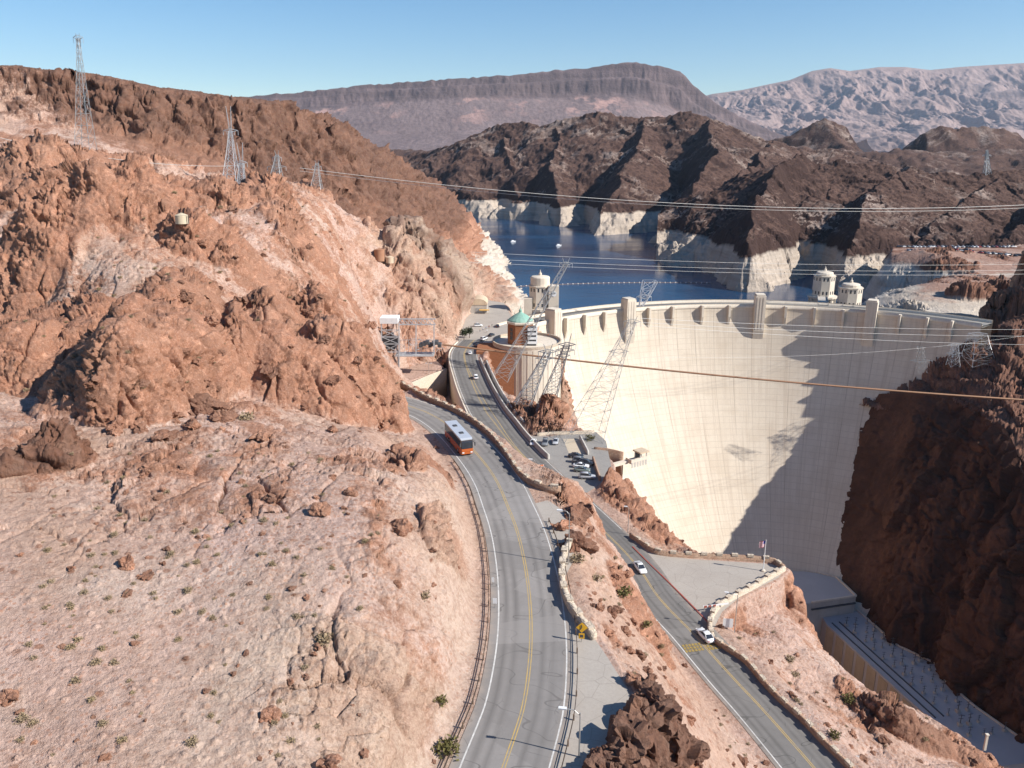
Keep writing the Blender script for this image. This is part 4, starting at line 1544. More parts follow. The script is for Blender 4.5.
sheet('pavement', PAVE_U, ZU, M_PAVE, 'bleached roadside pavement beside the upper road')
sheet('parking_lot', LOT, ZL, M_LOTP, 'small grey parking lot below the dam crest')
sheet('terrace', TERR, ZL, M_PAVE, 'wide paved terrace overlooking the dam face')
sheet('plaza', PLAZA, ZL, M_PAVE, 'paved plaza at the near end of the dam')
sheet('sandy_pad', [P(x, y, z=0)[:2] for x, y in [(563, 439), (581, 438.5), (587, 453), (570, 456.5)]], ZL, M_SAND, 'sandy coloured pad at the back of the parking lot', .03)

# red kerb along the terrace
k_px = [(632.5, 547), (649, 563.5), (666, 580), (689, 603), (709, 623.5)]
kb = resample([P(x, y, z=0) for x, y in k_px], 2.0)
mb = MB()
for a, b in zip(kb[:-1], kb[1:]):
    d = Vector(b) - Vector(a); n = Vector((d.y, -d.x, 0)).normalized() * .14
    f = lambda z: [tuple(Vector(a) - n + Vector((0, 0, z))), tuple(Vector(a) + n + Vector((0, 0, z))), tuple(Vector(b) + n + Vector((0, 0, z))), tuple(Vector(b) - n + Vector((0, 0, z)))]
    mb.quad_solid(f(0), f(.17))
tag(mb.build('kerb', M_RED_PAINT), 'red painted kerb between the lower road and the terrace', kind='structure')

# ------------------------------------------------------------------ stone parapets, guard rails
def masonry(name, c, c2):
    t = NT(name, .92, .12)
    p = t.pos()
    v = t.vor(t.pos((1.3, 1.3, 2.6)), 1.0)
    e = t.vor(t.pos((1.3, 1.3, 2.6)), 1.0, 'DISTANCE_TO_EDGE')
    sc = t.n('ShaderNodeSeparateColor'); t.l(v.outputs['Color'], sc.inputs[0])
    n = t.noise(p, 2.2, 6, .7)
    col = t.mix(sc.outputs[0], c, c2)
    col = t.mix(t.maprange(n, .35, .7, 0, .45), col, tuple(x * .6 for x in c))
    col = t.mix(t.maprange(e.outputs['Distance'], .05, .015, 0, .6), col, tuple(x * .5 for x in c2))
    t.color(col)
    t.bump(t.math('ADD', n, t.maprange(e.outputs['Distance'], 0, .1)), .08, .7)
    return t.m


M_STONE = masonry('parapet_stone', (.36, .215, .145), (.47, .33, .235))
M_STONE_PALE = masonry('pale_parapet_stone', (.55, .45, .34), (.62, .52, .41))


def wall(pts, label, mat, h=.95, th=.55, merlon=3.4, mh=.32, z_down=.6, name='parapet_wall', cap=True, cat='wall'):
    """a low stone wall with raised blocks along it"""
    c = resample(pts, 1.1)
    base = Vector(c[len(c) // 2])
    L, R = offset_line(c, -th / 2), offset_line(c, th / 2)
    n = len(c)
    zd = np.asarray(z_down, float) * np.ones(n)
    verts, quads = [], []
    for i in range(n):
        for (q, z) in ((L[i], -zd[i]), (R[i], -zd[i]), (R[i], h), (L[i], h)):
            verts.append((q[0], q[1], q[2] + z))
    for i in range(n - 1):
        for k in range(4):
            quads.append((4 * i + k, 4 * i + (k + 1) % 4, 4 * i + 4 + (k + 1) % 4, 4 * i + 4 + k))
    quads += [(3, 2, 1, 0), tuple(4 * (n - 1) + k for k in range(4))]
    v = np.array(verts) - np.array(base)
    me = np_mesh(name, v, np.array(quads), None, False)
    bmx = bmesh.new(); bmx.from_mesh(me); bmesh.ops.recalc_face_normals(bmx, faces=bmx.faces); bmx.to_mesh(me); bmx.free()
    o = link_mesh(name, me, mat)
    o.location = base
    tag(o, label, cat)
    if merlon:
        mb = MB()
        s = np.concatenate([[0], np.cumsum(np.linalg.norm(np.diff(c, axis=0), axis=1))])
        d = 1.0
        Lo, Ro = offset_line(c, -th / 2 - .05), offset_line(c, th / 2 + .05)
        while d + 1.4 < s[-1]:
            f = lambda arr, q: np.array([np.interp(q, s, arr[:, k]) for k in range(3)]) - np.array(base)
            a0, a1, b1, b0 = f(Lo, d), f(Ro, d), f(Ro, d + 1.35), f(Lo, d + 1.35)
            mb.quad_solid([tuple(q + [0, 0, h - .25]) for q in (a0, a1, b1, b0)], [tuple(q + [0, 0, h + mh]) for q in (a0, a1, b1, b0)])
            d += merlon
        mb.build('raised_block', M_STONE_PALE, o)
    return o


wall([P(x, y, z=ZU) for x, y in [(401, 386), (415, 394), (428, 400.6), (442, 406.5), (456, 413), (470, 421), (482, 430), (491, 438), (498, 446), (508, 459), (517, 473), (527, 482.5), (540, 489), (552, 492), (561, 492.5)]],
     'long brown stone parapet along the outer edge of the upper road', M_STONE, h=1.15)
wall([P(x, y, z=ZU) for x, y in [(574, 541), (566, 552), (562.5, 566), (562, 584), (566, 600), (575, 616), (586, 630), (594, 640)]],
     'curved pale stone parapet beside the yellow diamond sign', M_STONE_PALE, h=1.05, th=.8)
wall([P(x, y, z=0) for x, y in [(712, 640), (709.5, 628), (712, 617), (719, 607), (732, 599.5), (750, 590), (768, 579.5), (784, 570.5)]],
     'pale curved stone wall holding the right side of the terrace', M_STONE_PALE, h=1.05, th=.8, z_down=7.0)
wall([P(x, y, z=0) for x, y in [(784, 570), (778, 566.5), (772, 562.5), (740, 559.5), (690, 557.5), (668, 556), (654, 553), (643, 546), (630, 537)]],
     'brown stone parapet along the rear edge of the terrace', M_STONE, h=1.1, z_down=3.0)
wall([P(x, y, z=0) for x, y in [(712, 641), (729, 652), (746, 664), (762, 683), (779, 701), (800, 720), (821, 742), (850, 771), (880, 805)]],
     'dark low stone wall along the right side of the lower road', M_STONE, h=1.0, merlon=3.0)
lwl = offset_line(lower_c, -(wr + .6))
i0, i1 = int(np.argmin(np.abs(lower_c[:, 1] - 335))), int(np.argmin(np.abs(lower_c[:, 1] - 214)))
wall([tuple(q) for q in lwl[min(i0, i1):max(i0, i1):6]], 'tall grey barrier wall on the gorge side of the dam road', M_CONC_GREY, h=1.5, th=.6, merlon=0, z_down=6.0, name='barrier_wall')
lwl2 = offset_line(lower_c, -(wr + 2.9))
i3 = int(np.argmin(np.abs(lower_c[:, 1] - 243)))
wall([tuple(q) for q in lwl2[min(i0, i3) + 4:max(i0, i3):6]], 'outer grey barrier wall parallel to the dam road', M_CONC_GREY, h=1.2, th=.6, merlon=0, z_down=8.0, name='barrier_wall')
lwr = offset_line(lower_c, wl + .45)
i2 = int(np.argmin(np.abs(lower_c[:, 1] - 232)))
wall([tuple(q) for q in lwr[6:i2:5]], 'low concrete kerb wall on the hill side of the dam road', M_CONC, h=.55, th=.5, merlon=0, z_down=12.0, name='kerb_wall')
wall([P(x, y, z=0) for x, y in [(537, 436), (556, 434.5), (576, 434), (594, 433)]], 'sandy wall along the back of the small parking lot', M_STONE_PALE, h=1.0, merlon=0, z_down=3)
wall([P(x, y, z=0) for x, y in [(580, 439), (584, 447), (588, 455)]], 'dark low wall right of the sandy pad', M_CONC_GREY, h=1.3, merlon=0)
wall([P(x, y, z=0) for x, y in [(593, 460), (597, 473), (600, 481)]], 'low wall in front of the row of parked cars', M_STONE, h=1.2, merlon=0, z_down=3)
wall([P(x, y, z=-1) for x, y in [(594, 452), (608, 453.5), (623, 457)]], 'brown wall leading to the viewing shelter', M_STONE, h=1.6, merlon=0, z_down=8)
wall([P(405, 386, z=-2), P(425, 377, z=-2), P(446, 369, z=-2)], 'tan retaining wall in the gully beside the dam road', M_STONE_PALE, h=.2, th=1.0, merlon=0, z_down=13, name='retaining_wall')
wall([P(x, y, z=-7) for x, y in [(772, 662), (783, 672), (795, 683), (805, 691)]], 'short pale wall on the slope right of the lower road', M_STONE_PALE, h=.5, merlon=0, z_down=1.5)

M_GALV = plain('galvanised_steel', (.40, .39, .375), .5, .6, .5, vary=.2)
M_WOOD = plain('weathered_post', (.19, .13, .09), .9, 0, .1, vary=.3)
M_RAIL = plain('rusty_rail', (.09, .065, .05), .7, .4, .3, vary=.3)


def guard_rail(c, label, mat=M_RAIL):
    c = np.array(c)
    base = Vector(c[0])
    root = empty('guard_rail', base)
    tag(root, label, 'guard rail')
    q = [Vector(p) - base for p in c]
    mb = MB()
    for zz in (.42, .60):
        for a, b in zip(q[:-1], q[1:]):
            mb.bar(a + Vector((0, 0, zz)), b + Vector((0, 0, zz)), .05, n=4)
    mb.build('rail', mat, root)
    n = 0
    for p in q[::3]:
        if n > 95: break
        m2 = MB().box(p.x - .08, p.x + .08, p.y - .08, p.y + .08, p.z - .3, p.z + .78)
        m2.build('post', M_WOOD, root)
        n += 1


cr = resample(offset_line(upper_c, 5.5), 1.3)
j0 = int(np.argmin(np.abs(cr[:, 1] - 143))) if True else 0
guard_rail(cr[j0:], 'dark guard rail on the hill side of the upper road')
cr = resample(offset_line(upper_c, -5.6), 1.3)
j0 = int(np.argmin(np.abs(cr[:, 1] - 118)))
guard_rail(cr[j0:], 'dark guard rail between the upper road and its pavement')
# ------------------------------------------------------------------ buildings at the dam
M_BRICK = masonry('red_brown_panel', (.30, .125, .06), (.36, .16, .085))
M_COPPER = weathered('green_copper', (.20, .36, .29), (.28, .44, .36))
M_GLASS = plain('dark_window_glass', (.03, .035, .045), .15, 0, .6, vary=.2)
M_WHITE = plain('white_painted_metal', (.72, .72, .71), .55, 0, .4, vary=.06)
M_STEEL = plain('grey_lattice_steel', (.40, .41, .41), .5, .5, .4, vary=.15)
M_STEEL_LIGHT = plain('silver_lattice_steel', (.52, .53, .54), .5, .4, .4, vary=.1)
M_STEEL_DARK = plain('dark_steel', (.10, .10, .105), .6, .4, .3, vary=.2)
M_TAN = weathered('tan_plaster', (.52, .40, .28), (.58, .46, .33))


def visitor_drum():
    cx, cy, R = 7.0, 362.0, 16.0
    root = empty('visitor_centre', (cx, cy, 0))
    tag(root, 'round concrete visitor terrace below the brick rotunda', 'building')
    MB().lathe([(R, -80), (R, 2.2), (R - .5, 2.2), (R - .5, 2.05)], 64).build('drum', M_CONC, root)
    mb = MB()
    n = 64
    for i in range(n):
        a0, a1 = 2 * math.pi * i / n, 2 * math.pi * (i + 1) / n
        f = lambda z: [((R - .45) * math.cos(a0), (R - .45) * math.sin(a0), z), ((R + .12) * math.cos(a0), (R + .12) * math.sin(a0), z), ((R + .12) * math.cos(a1), (R + .12) * math.sin(a1), z), ((R - .45) * math.cos(a1), (R - .45) * math.sin(a1), z)]
        mb.quad_solid(f(2.25), f(3.3))
    mb.build('parapet', M_STONE_PALE, root)
    MB().box(-23, -6, -15.5, 2, -40, 1.2).build('wing', M_BRICK, root)
    mb = MB()
    for i in range(40):
        a = 2 * math.pi * i / 40
        mb.bar((math.cos(a) * (R + .06), math.sin(a) * (R + .06), -40), (math.cos(a) * (R + .06), math.sin(a) * (R + .06), 1.6), .12)
    mb.build('panel_joint', M_CONC, root)

    rot = empty('rotunda', (3.9, 361.0, 2.0)); rot.scale = (1, 1, .82)
    tag(rot, 'octagonal red brick rotunda with a green copper roof', 'building')
    MB().lathe([(6.3, 0), (6.3, 11.6)], 8, rot=math.pi / 8).build('wall', M_BRICK, rot)
    MB().lathe([(6.7, 11.603), (6.75, 12.6), (6.5, 12.9)], 8, rot=math.pi / 8).build('cornice', M_CONC, rot)
    rf = MB().lathe([(5.9, 12.9), (5.7, 13.5), (3.4, 15.6), (1.2, 17.2), (.55, 17.8)], 16).build('roof', M_COPPER, rot)
    MB().lathe([(.75, 17.8), (.75, 18.8), (.3, 19.4), (.12, 20.4), (.05, 21.6)], 8).build('finial', M_COPPER, rf)
    for k in range(8):
        if k in (6, 7): continue
        a = math.pi / 4 * k
        c, s = math.cos(a), math.sin(a)
        tx = Matrix.Rotation(a, 4, 'Z')
        mb = MB().box(5.80, 5.86, -.8, .8, 2.6, 9.8)
        o = mb.build('window', M_GLASS, rot); o.data.transform(tx)
        mb = MB()
        for z in (2.6, 5.0, 7.4, 9.6): mb.box(5.865, 5.94, -.9, .9, z, z + .25)
        for y in (-1.05, .9): mb.box(5.862, 5.93, y, y + .15, 2.6, 9.85)
        f = mb.build('frame', M_BRICK, o); f.data.transform(tx)
    # the bright louvred bay that faces the gorge
    mb = MB()
    for k in range(4): mb.box(3.2, 7.6, -6.9, -2.2, 1.2 + k * 2.5, 2.6 + k * 2.5)
    mb.build('louvre_bay', M_WHITE, rot)
    MB().box(3.5, 7.2, -6.6, -2.5, 0, 10.6).build('bay_core', M_STEEL_DARK, rot)


visitor_drum()


def intake(px, row_base, Y, z0, dims, label, rotdeg=0.0):
    x, y, _ = P(px, row_base, Y=Y)
    zb, zm, zt, r_low, r_mid, r_top = dims
    o = empty('intake_tower', (x, y, z0), rad(rotdeg))
    tag(o, label, 'intake tower', 'intake towers standing in the lake')
    MB().lathe([(r_low, 0), (r_low, zb)], 12).build('shaft', M_CONC, o)
    mb = MB()
    for i in range(12):
        a = 2 * math.pi * i / 12
        c, s = math.cos(a), math.sin(a)
        mb.bar((c * (r_low + .3), s * (r_low + .3), 0), (c * (r_low + .3), s * (r_low + .3), zb - .6), .7, n=4)
    mb.build('fin', M_CONC, o)
    MB().lathe([(r_low + 1.4, zb + .003), (r_low + 1.4, zb + 1.1)], 12).build('gallery', M_CONC, o)
    up = MB().lathe([(r_mid, zb + 1.103), (r_mid, zm)], 8, rot=math.pi / 8).build('upper_storey', M_CONC, o)
    for i in range(8):
        a = 2 * math.pi * i / 8
        for k in (-1, 1):
            for zz in np.linspace(zb + 2.4, zm - 2.6, 2):
                wm = MB().box(r_mid * math.cos(math.pi / 8) - .1, r_mid * math.cos(math.pi / 8) + .06, k * r_mid * .17 - .45, k * r_mid * .17 + .45, zz, zz + 2.0)
                wo = wm.build('window', M_GLASS, up); wo.data.transform(Matrix.Rotation(a, 4, 'Z'))
    MB().lathe([(r_mid + .35, zm + .003), (r_mid + .35, zm + .6)], 8, rot=math.pi / 8).build('cornice', M_CONC, o)
    dr = MB().lathe([(r_top, zm + .603), (r_top, zt), (r_top - .5, zt + .5), (1.2, zt + 1.1)], 16).build('crown', M_CONC, o)
    MB().lathe([(.9, zt + 1.1), (.9, zt + 2.2), (.45, zt + 2.6), (.12, zt + 4.2)], 8).build('lantern', M_CONC, dr)
    return o


# z0 is the foot in the water
tA = intake(540, 300, 452, -38, (38, 51.5, 56.6, 6.6, 6.6, 5.5), 'pale intake tower with a clock, behind the green roofed rotunda')
mb = MB().box(4.6, 10.4, -7.2, -1.6, 24, 52.5)
mb.build('buttress', M_CONC, tA)
MB().box(-9.2, -4.6, -6.8, -1.2, 24, 45.5).build('annex', M_CONC, tA)
MB().lathe([(1.5, 0), (1.5, .2)], 20).build('clock', M_WHITE, tA)
ck = [c for c in tA.children if c.name.startswith('clock')][0]
ck.data.transform(Matrix.Translation((7.6, -7.22, 48.2)) @ Matrix.Rotation(math.pi / 2, 4, 'X'))
mb = MB().bar((7.6, -7.46, 48.2), (7.6, -7.46, 49.3), .13).bar((7.6, -7.46, 48.2), (8.4, -7.46, 48.5), .13)
mb.build('clock_hand', M_STEEL_DARK, ck)
t1 = intake(822, 300, 500, -38, (36.5, 50, 52, 7.6, 6.6, 5.2), 'farther of the two sunlit intake towers at the right of the dam', -10)
t2 = intake(849, 303, 470, -38, (35.0, 47.5, 49.5, 7.0, 6.8, 5.2), 'nearer of the two sunlit intake towers at the right of the dam', -10)
for t, w_ in ((tA, 3.0), (t1, 3.0), (t2, 3.0)):
    d = Vector((DC[0], DC[1], 0)) - Vector((t.location.x, t.location.y, 0))
    L = d.length - (DR + 13.5)
    if L > 6:
        rz = math.atan2(d.y, d.x) - t.rotation_euler.z
        mb = MB().box(6, L, -w_, w_, 36.6, 37.9).box(6, L, -w_, -w_ + .3, 37.9, 38.7).box(6, L, w_ - .3, w_, 37.9, 38.7)
        b = mb.build('access_bridge', M_CONC_GREY, t)
        b.data.transform(Matrix.Rotation(rz, 4, 'Z'))


def block(name, px0, px1, row, Y, depth, z1, mat, label, cat='building', z0=None, roof=None):
    a, b = PV(px0, row, Y=Y), PV(px1, row, Y=Y)
    zb = a.z if z0 is None else z0
    w = (b.x - a.x) / 2
    o = empty(name, ((a.x + b.x) / 2, Y + depth / 2, zb))
    tag(o, label, cat)
    MB().box(-w, w, -depth / 2, depth / 2, 0, z1 - zb).build('wall', mat, o)
    return o, w, z1 - zb


o, w, h = block('service_building', 469, 482, 302, 478, 9, 5.6, M_WHITE, 'small white service building with a blue roof against the bleached cliff')
MB().box(-w - .3, w + .3, -4.8, 4.8, h + .003, h + .5).build('roof', plain('blue_roof', (.16, .24, .45), .6), o)
mb = MB()
for k in range(5): mb.box(w * .15, w * .92, -4.62, -4.5, 1.2 + k * 1.0, 1.8 + k * 1.0)
mb.build('louvre', M_STEEL, o)
o, w, h = block('vaulted_hall', 470.5, 487, 320, 441, 14, 4.6, M_CONC_GREY, 'grey hall with a tan curved roof beside the plaza', z0=-.4)
mb = MB()
pr = [(w + .3) * math.cos(math.pi * k / 14) for k in range(15)]
pz = [h + .004 + 3.4 * math.sin(math.pi * k / 14) for k in range(15)]
mb.quad_solid([(x, -7.2, z) for x, z in zip(pr, pz)], [(x, 7.2, z) for x, z in zip(pr, pz)])
mb.build('roof', M_TAN, o)
MB().box(-w * .3, w * .5, -7.12, -7.003, 0, 3.2).build('door', M_STEEL, o)
MB().box(w * .1, w * 1.3, -9.6, -7.2, 2.3, 2.6).build('awning', plain('orange_awning', (.62, .36, .10), .8), o)

# viewing shelter on its platform at the cliff edge
def shelter():
    c = PV(637, 459, z=-2)
    o = empty('viewing_shelter', c, rad(32)); o.scale = (.72, .72, .72)
    tag(o, 'small roofed viewing shelter jutting out before the dam face', 'shelter')
    pf = MB().box(-4.6, 4.2, -1.8, 2.2, -.9, 0).build('platform', M_CONC, o)
    mb = MB()
    for k in range(6): mb.box(-4.5 + k * 1.5, -3.6 + k * 1.5, -1.9, -1.803, -2.6, -.3)
    mb.build('bracket', M_CONC_GREY, pf)
    mb = MB().box(-4.6, 4.2, -1.8, -1.6, .003, 1.0).box(-4.6, -4.4, -1.6, 2.0, .003, 1.0)
    mb.build('railing', M_CONC, o)
    for x in (0.4, 3.8):
        for y in (-1.5, 1.8): MB().box(x - .18, x + .18, y - .18, y + .18, .003, 2.9).build('post', M_CONC_GREY, o)
    MB().box(-.3, 4.7, -2.3, 2.6, 2.903, 3.5).build('roof', M_TAN, o)
    MB().box(.6, 3.6, 1.2, 1.9, .003, 2.9).build('back_wall', M_STEEL_DARK, o)
    MB().box(-16, -4.6, .2, 2.2, -1.2, 0).build('walkway', M_CONC, o)


shelter()


# power house at the foot of the dam
def power_house():
    zr, zd = -128.0, -137.0
    roof = [P(x, y, z=zr) for x, y in [(770, 574), (786, 571.5), (802, 571.5), (818, 573.5), (836, 578), (856, 597), (812, 603.5), (770, 612)]]
    o = empty('power_house', (roof[4][0], roof[4][1], -160))
    tag(o, 'shaded power house with a flat pale roof at the foot of the dam', 'building')
    B = Vector(o.location)
    L = lambda pts: [tuple(Vector(p) - B) for p in pts]
    M_ROOF = weathered('roof_membrane', (.42, .40, .39), (.47, .45, .44), .05, False)
    lo = [(x, y, -160) for x, y, z in roof]
    MB().quad_solid(L(lo), L(roof)).build('central_wing', M_CONC_GREY, o)
    up = [(x, y, zr + .3) for x, y, z in roof]
    ins = [(Vector(p) * .97 + sum((Vector(q) for q in up), Vector()) / 8 * .03) for p in up]
    MB().quad_solid(L([(p[0], p[1], zr + .004) for p in ins]), L([(p[0], p[1], zr + .35) for p in ins])).build('roof', M_ROOF, o)
    mb = MB()
    for a, b in zip(up[3:6], up[4:7]):
        mb.bar(Vector(a) - B + Vector((0, 0, .4)), Vector(b) - B + Vector((0, 0, .4)), .6)
    mb.build('roof_parapet', M_CONC, o)
    f0, f1 = Vector(roof[5]), Vector(roof[6])
    mb = MB().bar(f0 - B + Vector((0, -.4, -3.2)), f1 - B + Vector((0, -.4, -3.2)), .5)
    mb.build('string_course', M_STEEL_DARK, o)

    d = empty('transformer_deck', (P(880, 640, z=zd)[0], P(880, 640, z=zd)[1], -160))
    tag(d, 'long shaded power house wing roofed by a transformer deck', 'building')
    B2 = Vector(d.location)
    L2 = lambda pts: [tuple(Vector(p) - B2) for p in pts]
    left = [(820, 613), (826.6, 624), (902, 694), (955, 740), (985, 768)]
    right = [(857.5, 611), (880, 631), (897, 646), (920, 657), (937, 665), (946, 666.5), (942, 678), (958, 693), (977, 709), (1000, 725), (1022, 740), (1050, 760)]
    pl = [P(x, y, z=zd) for x, y in left]; pr_ = [P(x, y, z=zd) for x, y in right]
    loop = pl + pr_[::-1]
    mbx = MB().quad_solid(L2([(x, y, -160) for x, y, z in loop]), L2(loop))
    bmesh.ops.triangulate(mbx.bm, faces=[f for f in mbx.bm.faces if len(f.verts) > 4])
    mbx.build('wing', M_ROOF, d)
    a, b = Vector(pl[1]), Vector(pl[2])
    b = a + (b - a) * 1.3
    n = Vector((-(b - a).y, (b - a).x, 0)).normalized()
    if n.x > 0: n = -n
    mp = weathered('tan_bay_panel', (.40, .33, .235), (.45, .375, .27))
    cnt = 9
    for k in range(cnt):
        p0, p1 = a.lerp(b, (k + .06) / cnt) + n * .25, a.lerp(b, (k + .80) / cnt) + n * .25
        mb = MB().quad_solid([tuple(p0 - B2 + Vector((0, 0, -15))), tuple(p1 - B2 + Vector((0, 0, -15))), tuple(p1 - n * .24 - B2 + Vector((0, 0, -15))), tuple(p0 - n * .24 - B2 + Vector((0, 0, -15)))],
                             [tuple(p0 - B2 + Vector((0, 0, -1.0))), tuple(p1 - B2 + Vector((0, 0, -1.0))), tuple(p1 - n * .24 - B2 + Vector((0, 0, -1.0))), tuple(p0 - n * .24 - B2 + Vector((0, 0, -1.0)))])
        mb.build('bay_panel', mp, d)
    mb = MB()
    for q0, q1 in zip(pr_[:-1], pr_[1:]): mb.bar(Vector(q0) - B2 + Vector((0, 0, .5)), Vector(q1) - B2 + Vector((0, 0, .5)), .5)
    mb.build('edge_wall', M_CONC, d)
    mb = MB()
    for off in (3.0, 7.0):
        for z in (0.15,):
            mb.bar(a - n * off - B2 + Vector((0, 0, z)), b - n * off - B2 + Vector((0, 0, z)), .35)
    mb.build('rail_track', M_STEEL_DARK, d)
    # switchgear masts standing in rows along the deck
    rng = random.Random(4)
    dirv = (b - a).normalized()
    proto = None
    for r in range(13):
        for k in range(4):
            t = r / 12
            p = a + dirv * (4 + r * 6.6 + rng.uniform(-.6, .6)) - n * (9 + k * 5.0 + rng.uniform(-.8, .8))
            q = Vector((p.x, p.y, zd))
            # stay on the deck
            sc = Vector(((p.x), (p.y), 0))
            if poly_sd(np.array([p.x], np.float32), np.array([p.y], np.float32), [(x, y) for x, y, z in loop])[0] > -1.2: continue
            if proto is None:
                proto = empty('switchgear_mast', q)
                tag(proto, 'grey switchgear mast standing on the shaded transformer deck', 'mast', 'switchgear masts on the transformer deck')
                MB().bar((0, 0, 0), (0, 0, 5.2), .22, .12, 6).build('mast', M_STEEL_DARK, proto)
                MB().bar((-1.3, 0, 4.6), (1.3, 0, 4.6), .10).build('crossarm', M_STEEL_DARK, proto)
                MB().bar((-1.0, 0, 3.2), (1.0, 0, 3.2), .10).build('crossarm', M_STEEL_DARK, proto)
                MB().box(-.8, .8, -.8, .8, 0, 1.3).build('plinth', M_CONC_GREY, proto)
            else:
                c = proto.copy(); COL.objects.link(c); c.location = q; c.rotation_euler.z = rng.uniform(-.3, .3); s = rng.uniform(.7, 1.25); c.scale = (s * .8, s * .8, s * .9)
                for ch in proto.children:
                    e = ch.copy(); COL.objects.link(e); e.parent = c


power_house()

# ------------------------------------------------------------------ tanks, gantry
def tank(px, row, Y, r, h, mat, label, n=28):
    x, y, z = P(px, row, Y=Y)
    o = empty('water_tank', (x, y, z - .4))
    tag(o, label, 'tank')
    MB().lathe([(r, 0), (r, h), (r - .1, h + .15)], n).build('shell', mat, o)
    MB().lathe([(r * 1.02, h + .153), (r * .5, h + .5), (.1, h + .75)], n).build('roof', mat, o)
    MB().bar((r + .12, 0, 0), (r + .12, 0, h), .08).bar((r * .95, -r * .4, 0), (r * .95, -r * .4, h), .08).build('ladder', M_STEEL_DARK, o)


tank(380, 260, 378, 2.6, 5.2, weathered('rust_brown_tank', (.34, .17, .10), (.38, .21, .13)), 'tall rust brown water tank on the ledge above the gantry')
tank(390, 262, 378, 2.0, 2.6, M_TAN, 'squat tan tank beside the rust brown one')
g = hit(182, 222)
if g: tank(182, 222, g[0].y, 1.55, 1.9, weathered('straw_tank', (.50, .41, .29), (.55, .46, .33)), 'small straw coloured tank alone on the rocky slope')


def gantry():
    Y0 = 322.0
    o = empty('cableway_gantry', P(408, 354, Y=Y0))
    tag(o, 'white and grey steel cableway gantry standing in the gully', 'gantry')
    B = Vector(o.location)
    q = lambda px, row, dy=0: PV(px, row, Y=Y0 + dy) - B
    a, b = q(380, 323.5, -3), q(399.5, 315, 3)
    MB().box(a.x, b.x, -3.5, 3.5, a.z, b.z).build('winch_house', M_WHITE, o)
    mb = MB()
    for px in (381.5, 399):
        for dy in (-3, 3): mb.bar(q(px, 386 if px > 390 else 362, dy), q(px, 323.6, dy), .32)
    for r in (330, 337, 344, 352):
        for dy in (-3, 3):
            mb.bar(q(381.5, r, dy), q(399, r, dy), .22)
        mb.bar(q(381.5, r, -3), q(381.5, r, 3), .2).bar(q(399, r, -3), q(399, r, 3), .2)
    for r0, r1 in ((330, 337), (337, 344), (344, 352)):
        for dy in (-3, 3): mb.bar(q(381.5, r0, dy), q(399, r1, dy), .16).bar(q(399, r0, dy), q(381.5, r1, dy), .16)
    mb.build('tower_frame', M_STEEL_LIGHT, o)
    mb = MB()
    for r in (319, 324.5):
        for dy in (-2.5, 2.5): mb.bar(q(399, r, dy), q(435.5, r, dy), .32)
    for k in range(8):
        p0 = 399 + k * 4.56
        for dy in (-2.5, 2.5): mb.bar(q(p0, 319, dy), q(p0 + 4.56, 324.5, dy), .16).bar(q(p0, 324.5, dy), q(p0, 319, dy), .14)
    mb.build('boom', M_STEEL_LIGHT, o)
    for px in (416, 434):
        MB().bar(q(px, 354, -2.5), q(px, 324.5, -2.5), .3).bar(q(px, 354, 2.5), q(px, 324.5, 2.5), .3).build('leg', M_STEEL_LIGHT, o)
    a, b = q(395, 355.5, -3), q(435, 353, 3)
    MB().box(a.x, b.x, -3.2, 3.2, a.z, b.z).build('platform', M_STEEL_LIGHT, o)
    mb = MB()
    for k in range(7):
        c = q(421 + k * 3.1, 345 - (k % 3) * 1.3)
        mb.box(c.x - .7, c.x + .7, -2, 2, c.z - .6, c.z + .8)
    mb.build('sheave', M_STEEL_DARK, o)
    mb = MB()
    for k in range(5): c = q(385 + k * 2.8, 340 + (k % 2) * 5); mb.box(c.x - 1, c.x + 1, -2.4, 2.4, c.z - 1.2, c.z + 1.2)
    mb.build('winch', M_STEEL_DARK, o)
    # cluttered hoist machinery, struts and cables between the legs
    rg = random.Random(8)
    mb = MB()
    for k in range(46):
        a = q(rg.uniform(400, 440), rg.uniform(338, 353), rg.uniform(-2.5, 2.5))
        mb.bar(a, a + Vector((rg.uniform(-2.2, 2.2), rg.uniform(-1, 1), rg.uniform(-1.2, 1.6))), .09)
    for k in range(9): mb.bar(q(400 + k * 4.3, 340, 2.4), q(400 + k * 4.3, 353, 2.4), .1)
    mb.bar(q(399, 340, 2.4), q(436, 340, 2.4), .12)
    mb.build('hoist_truss', M_STEEL_LIGHT, o)


gantry()


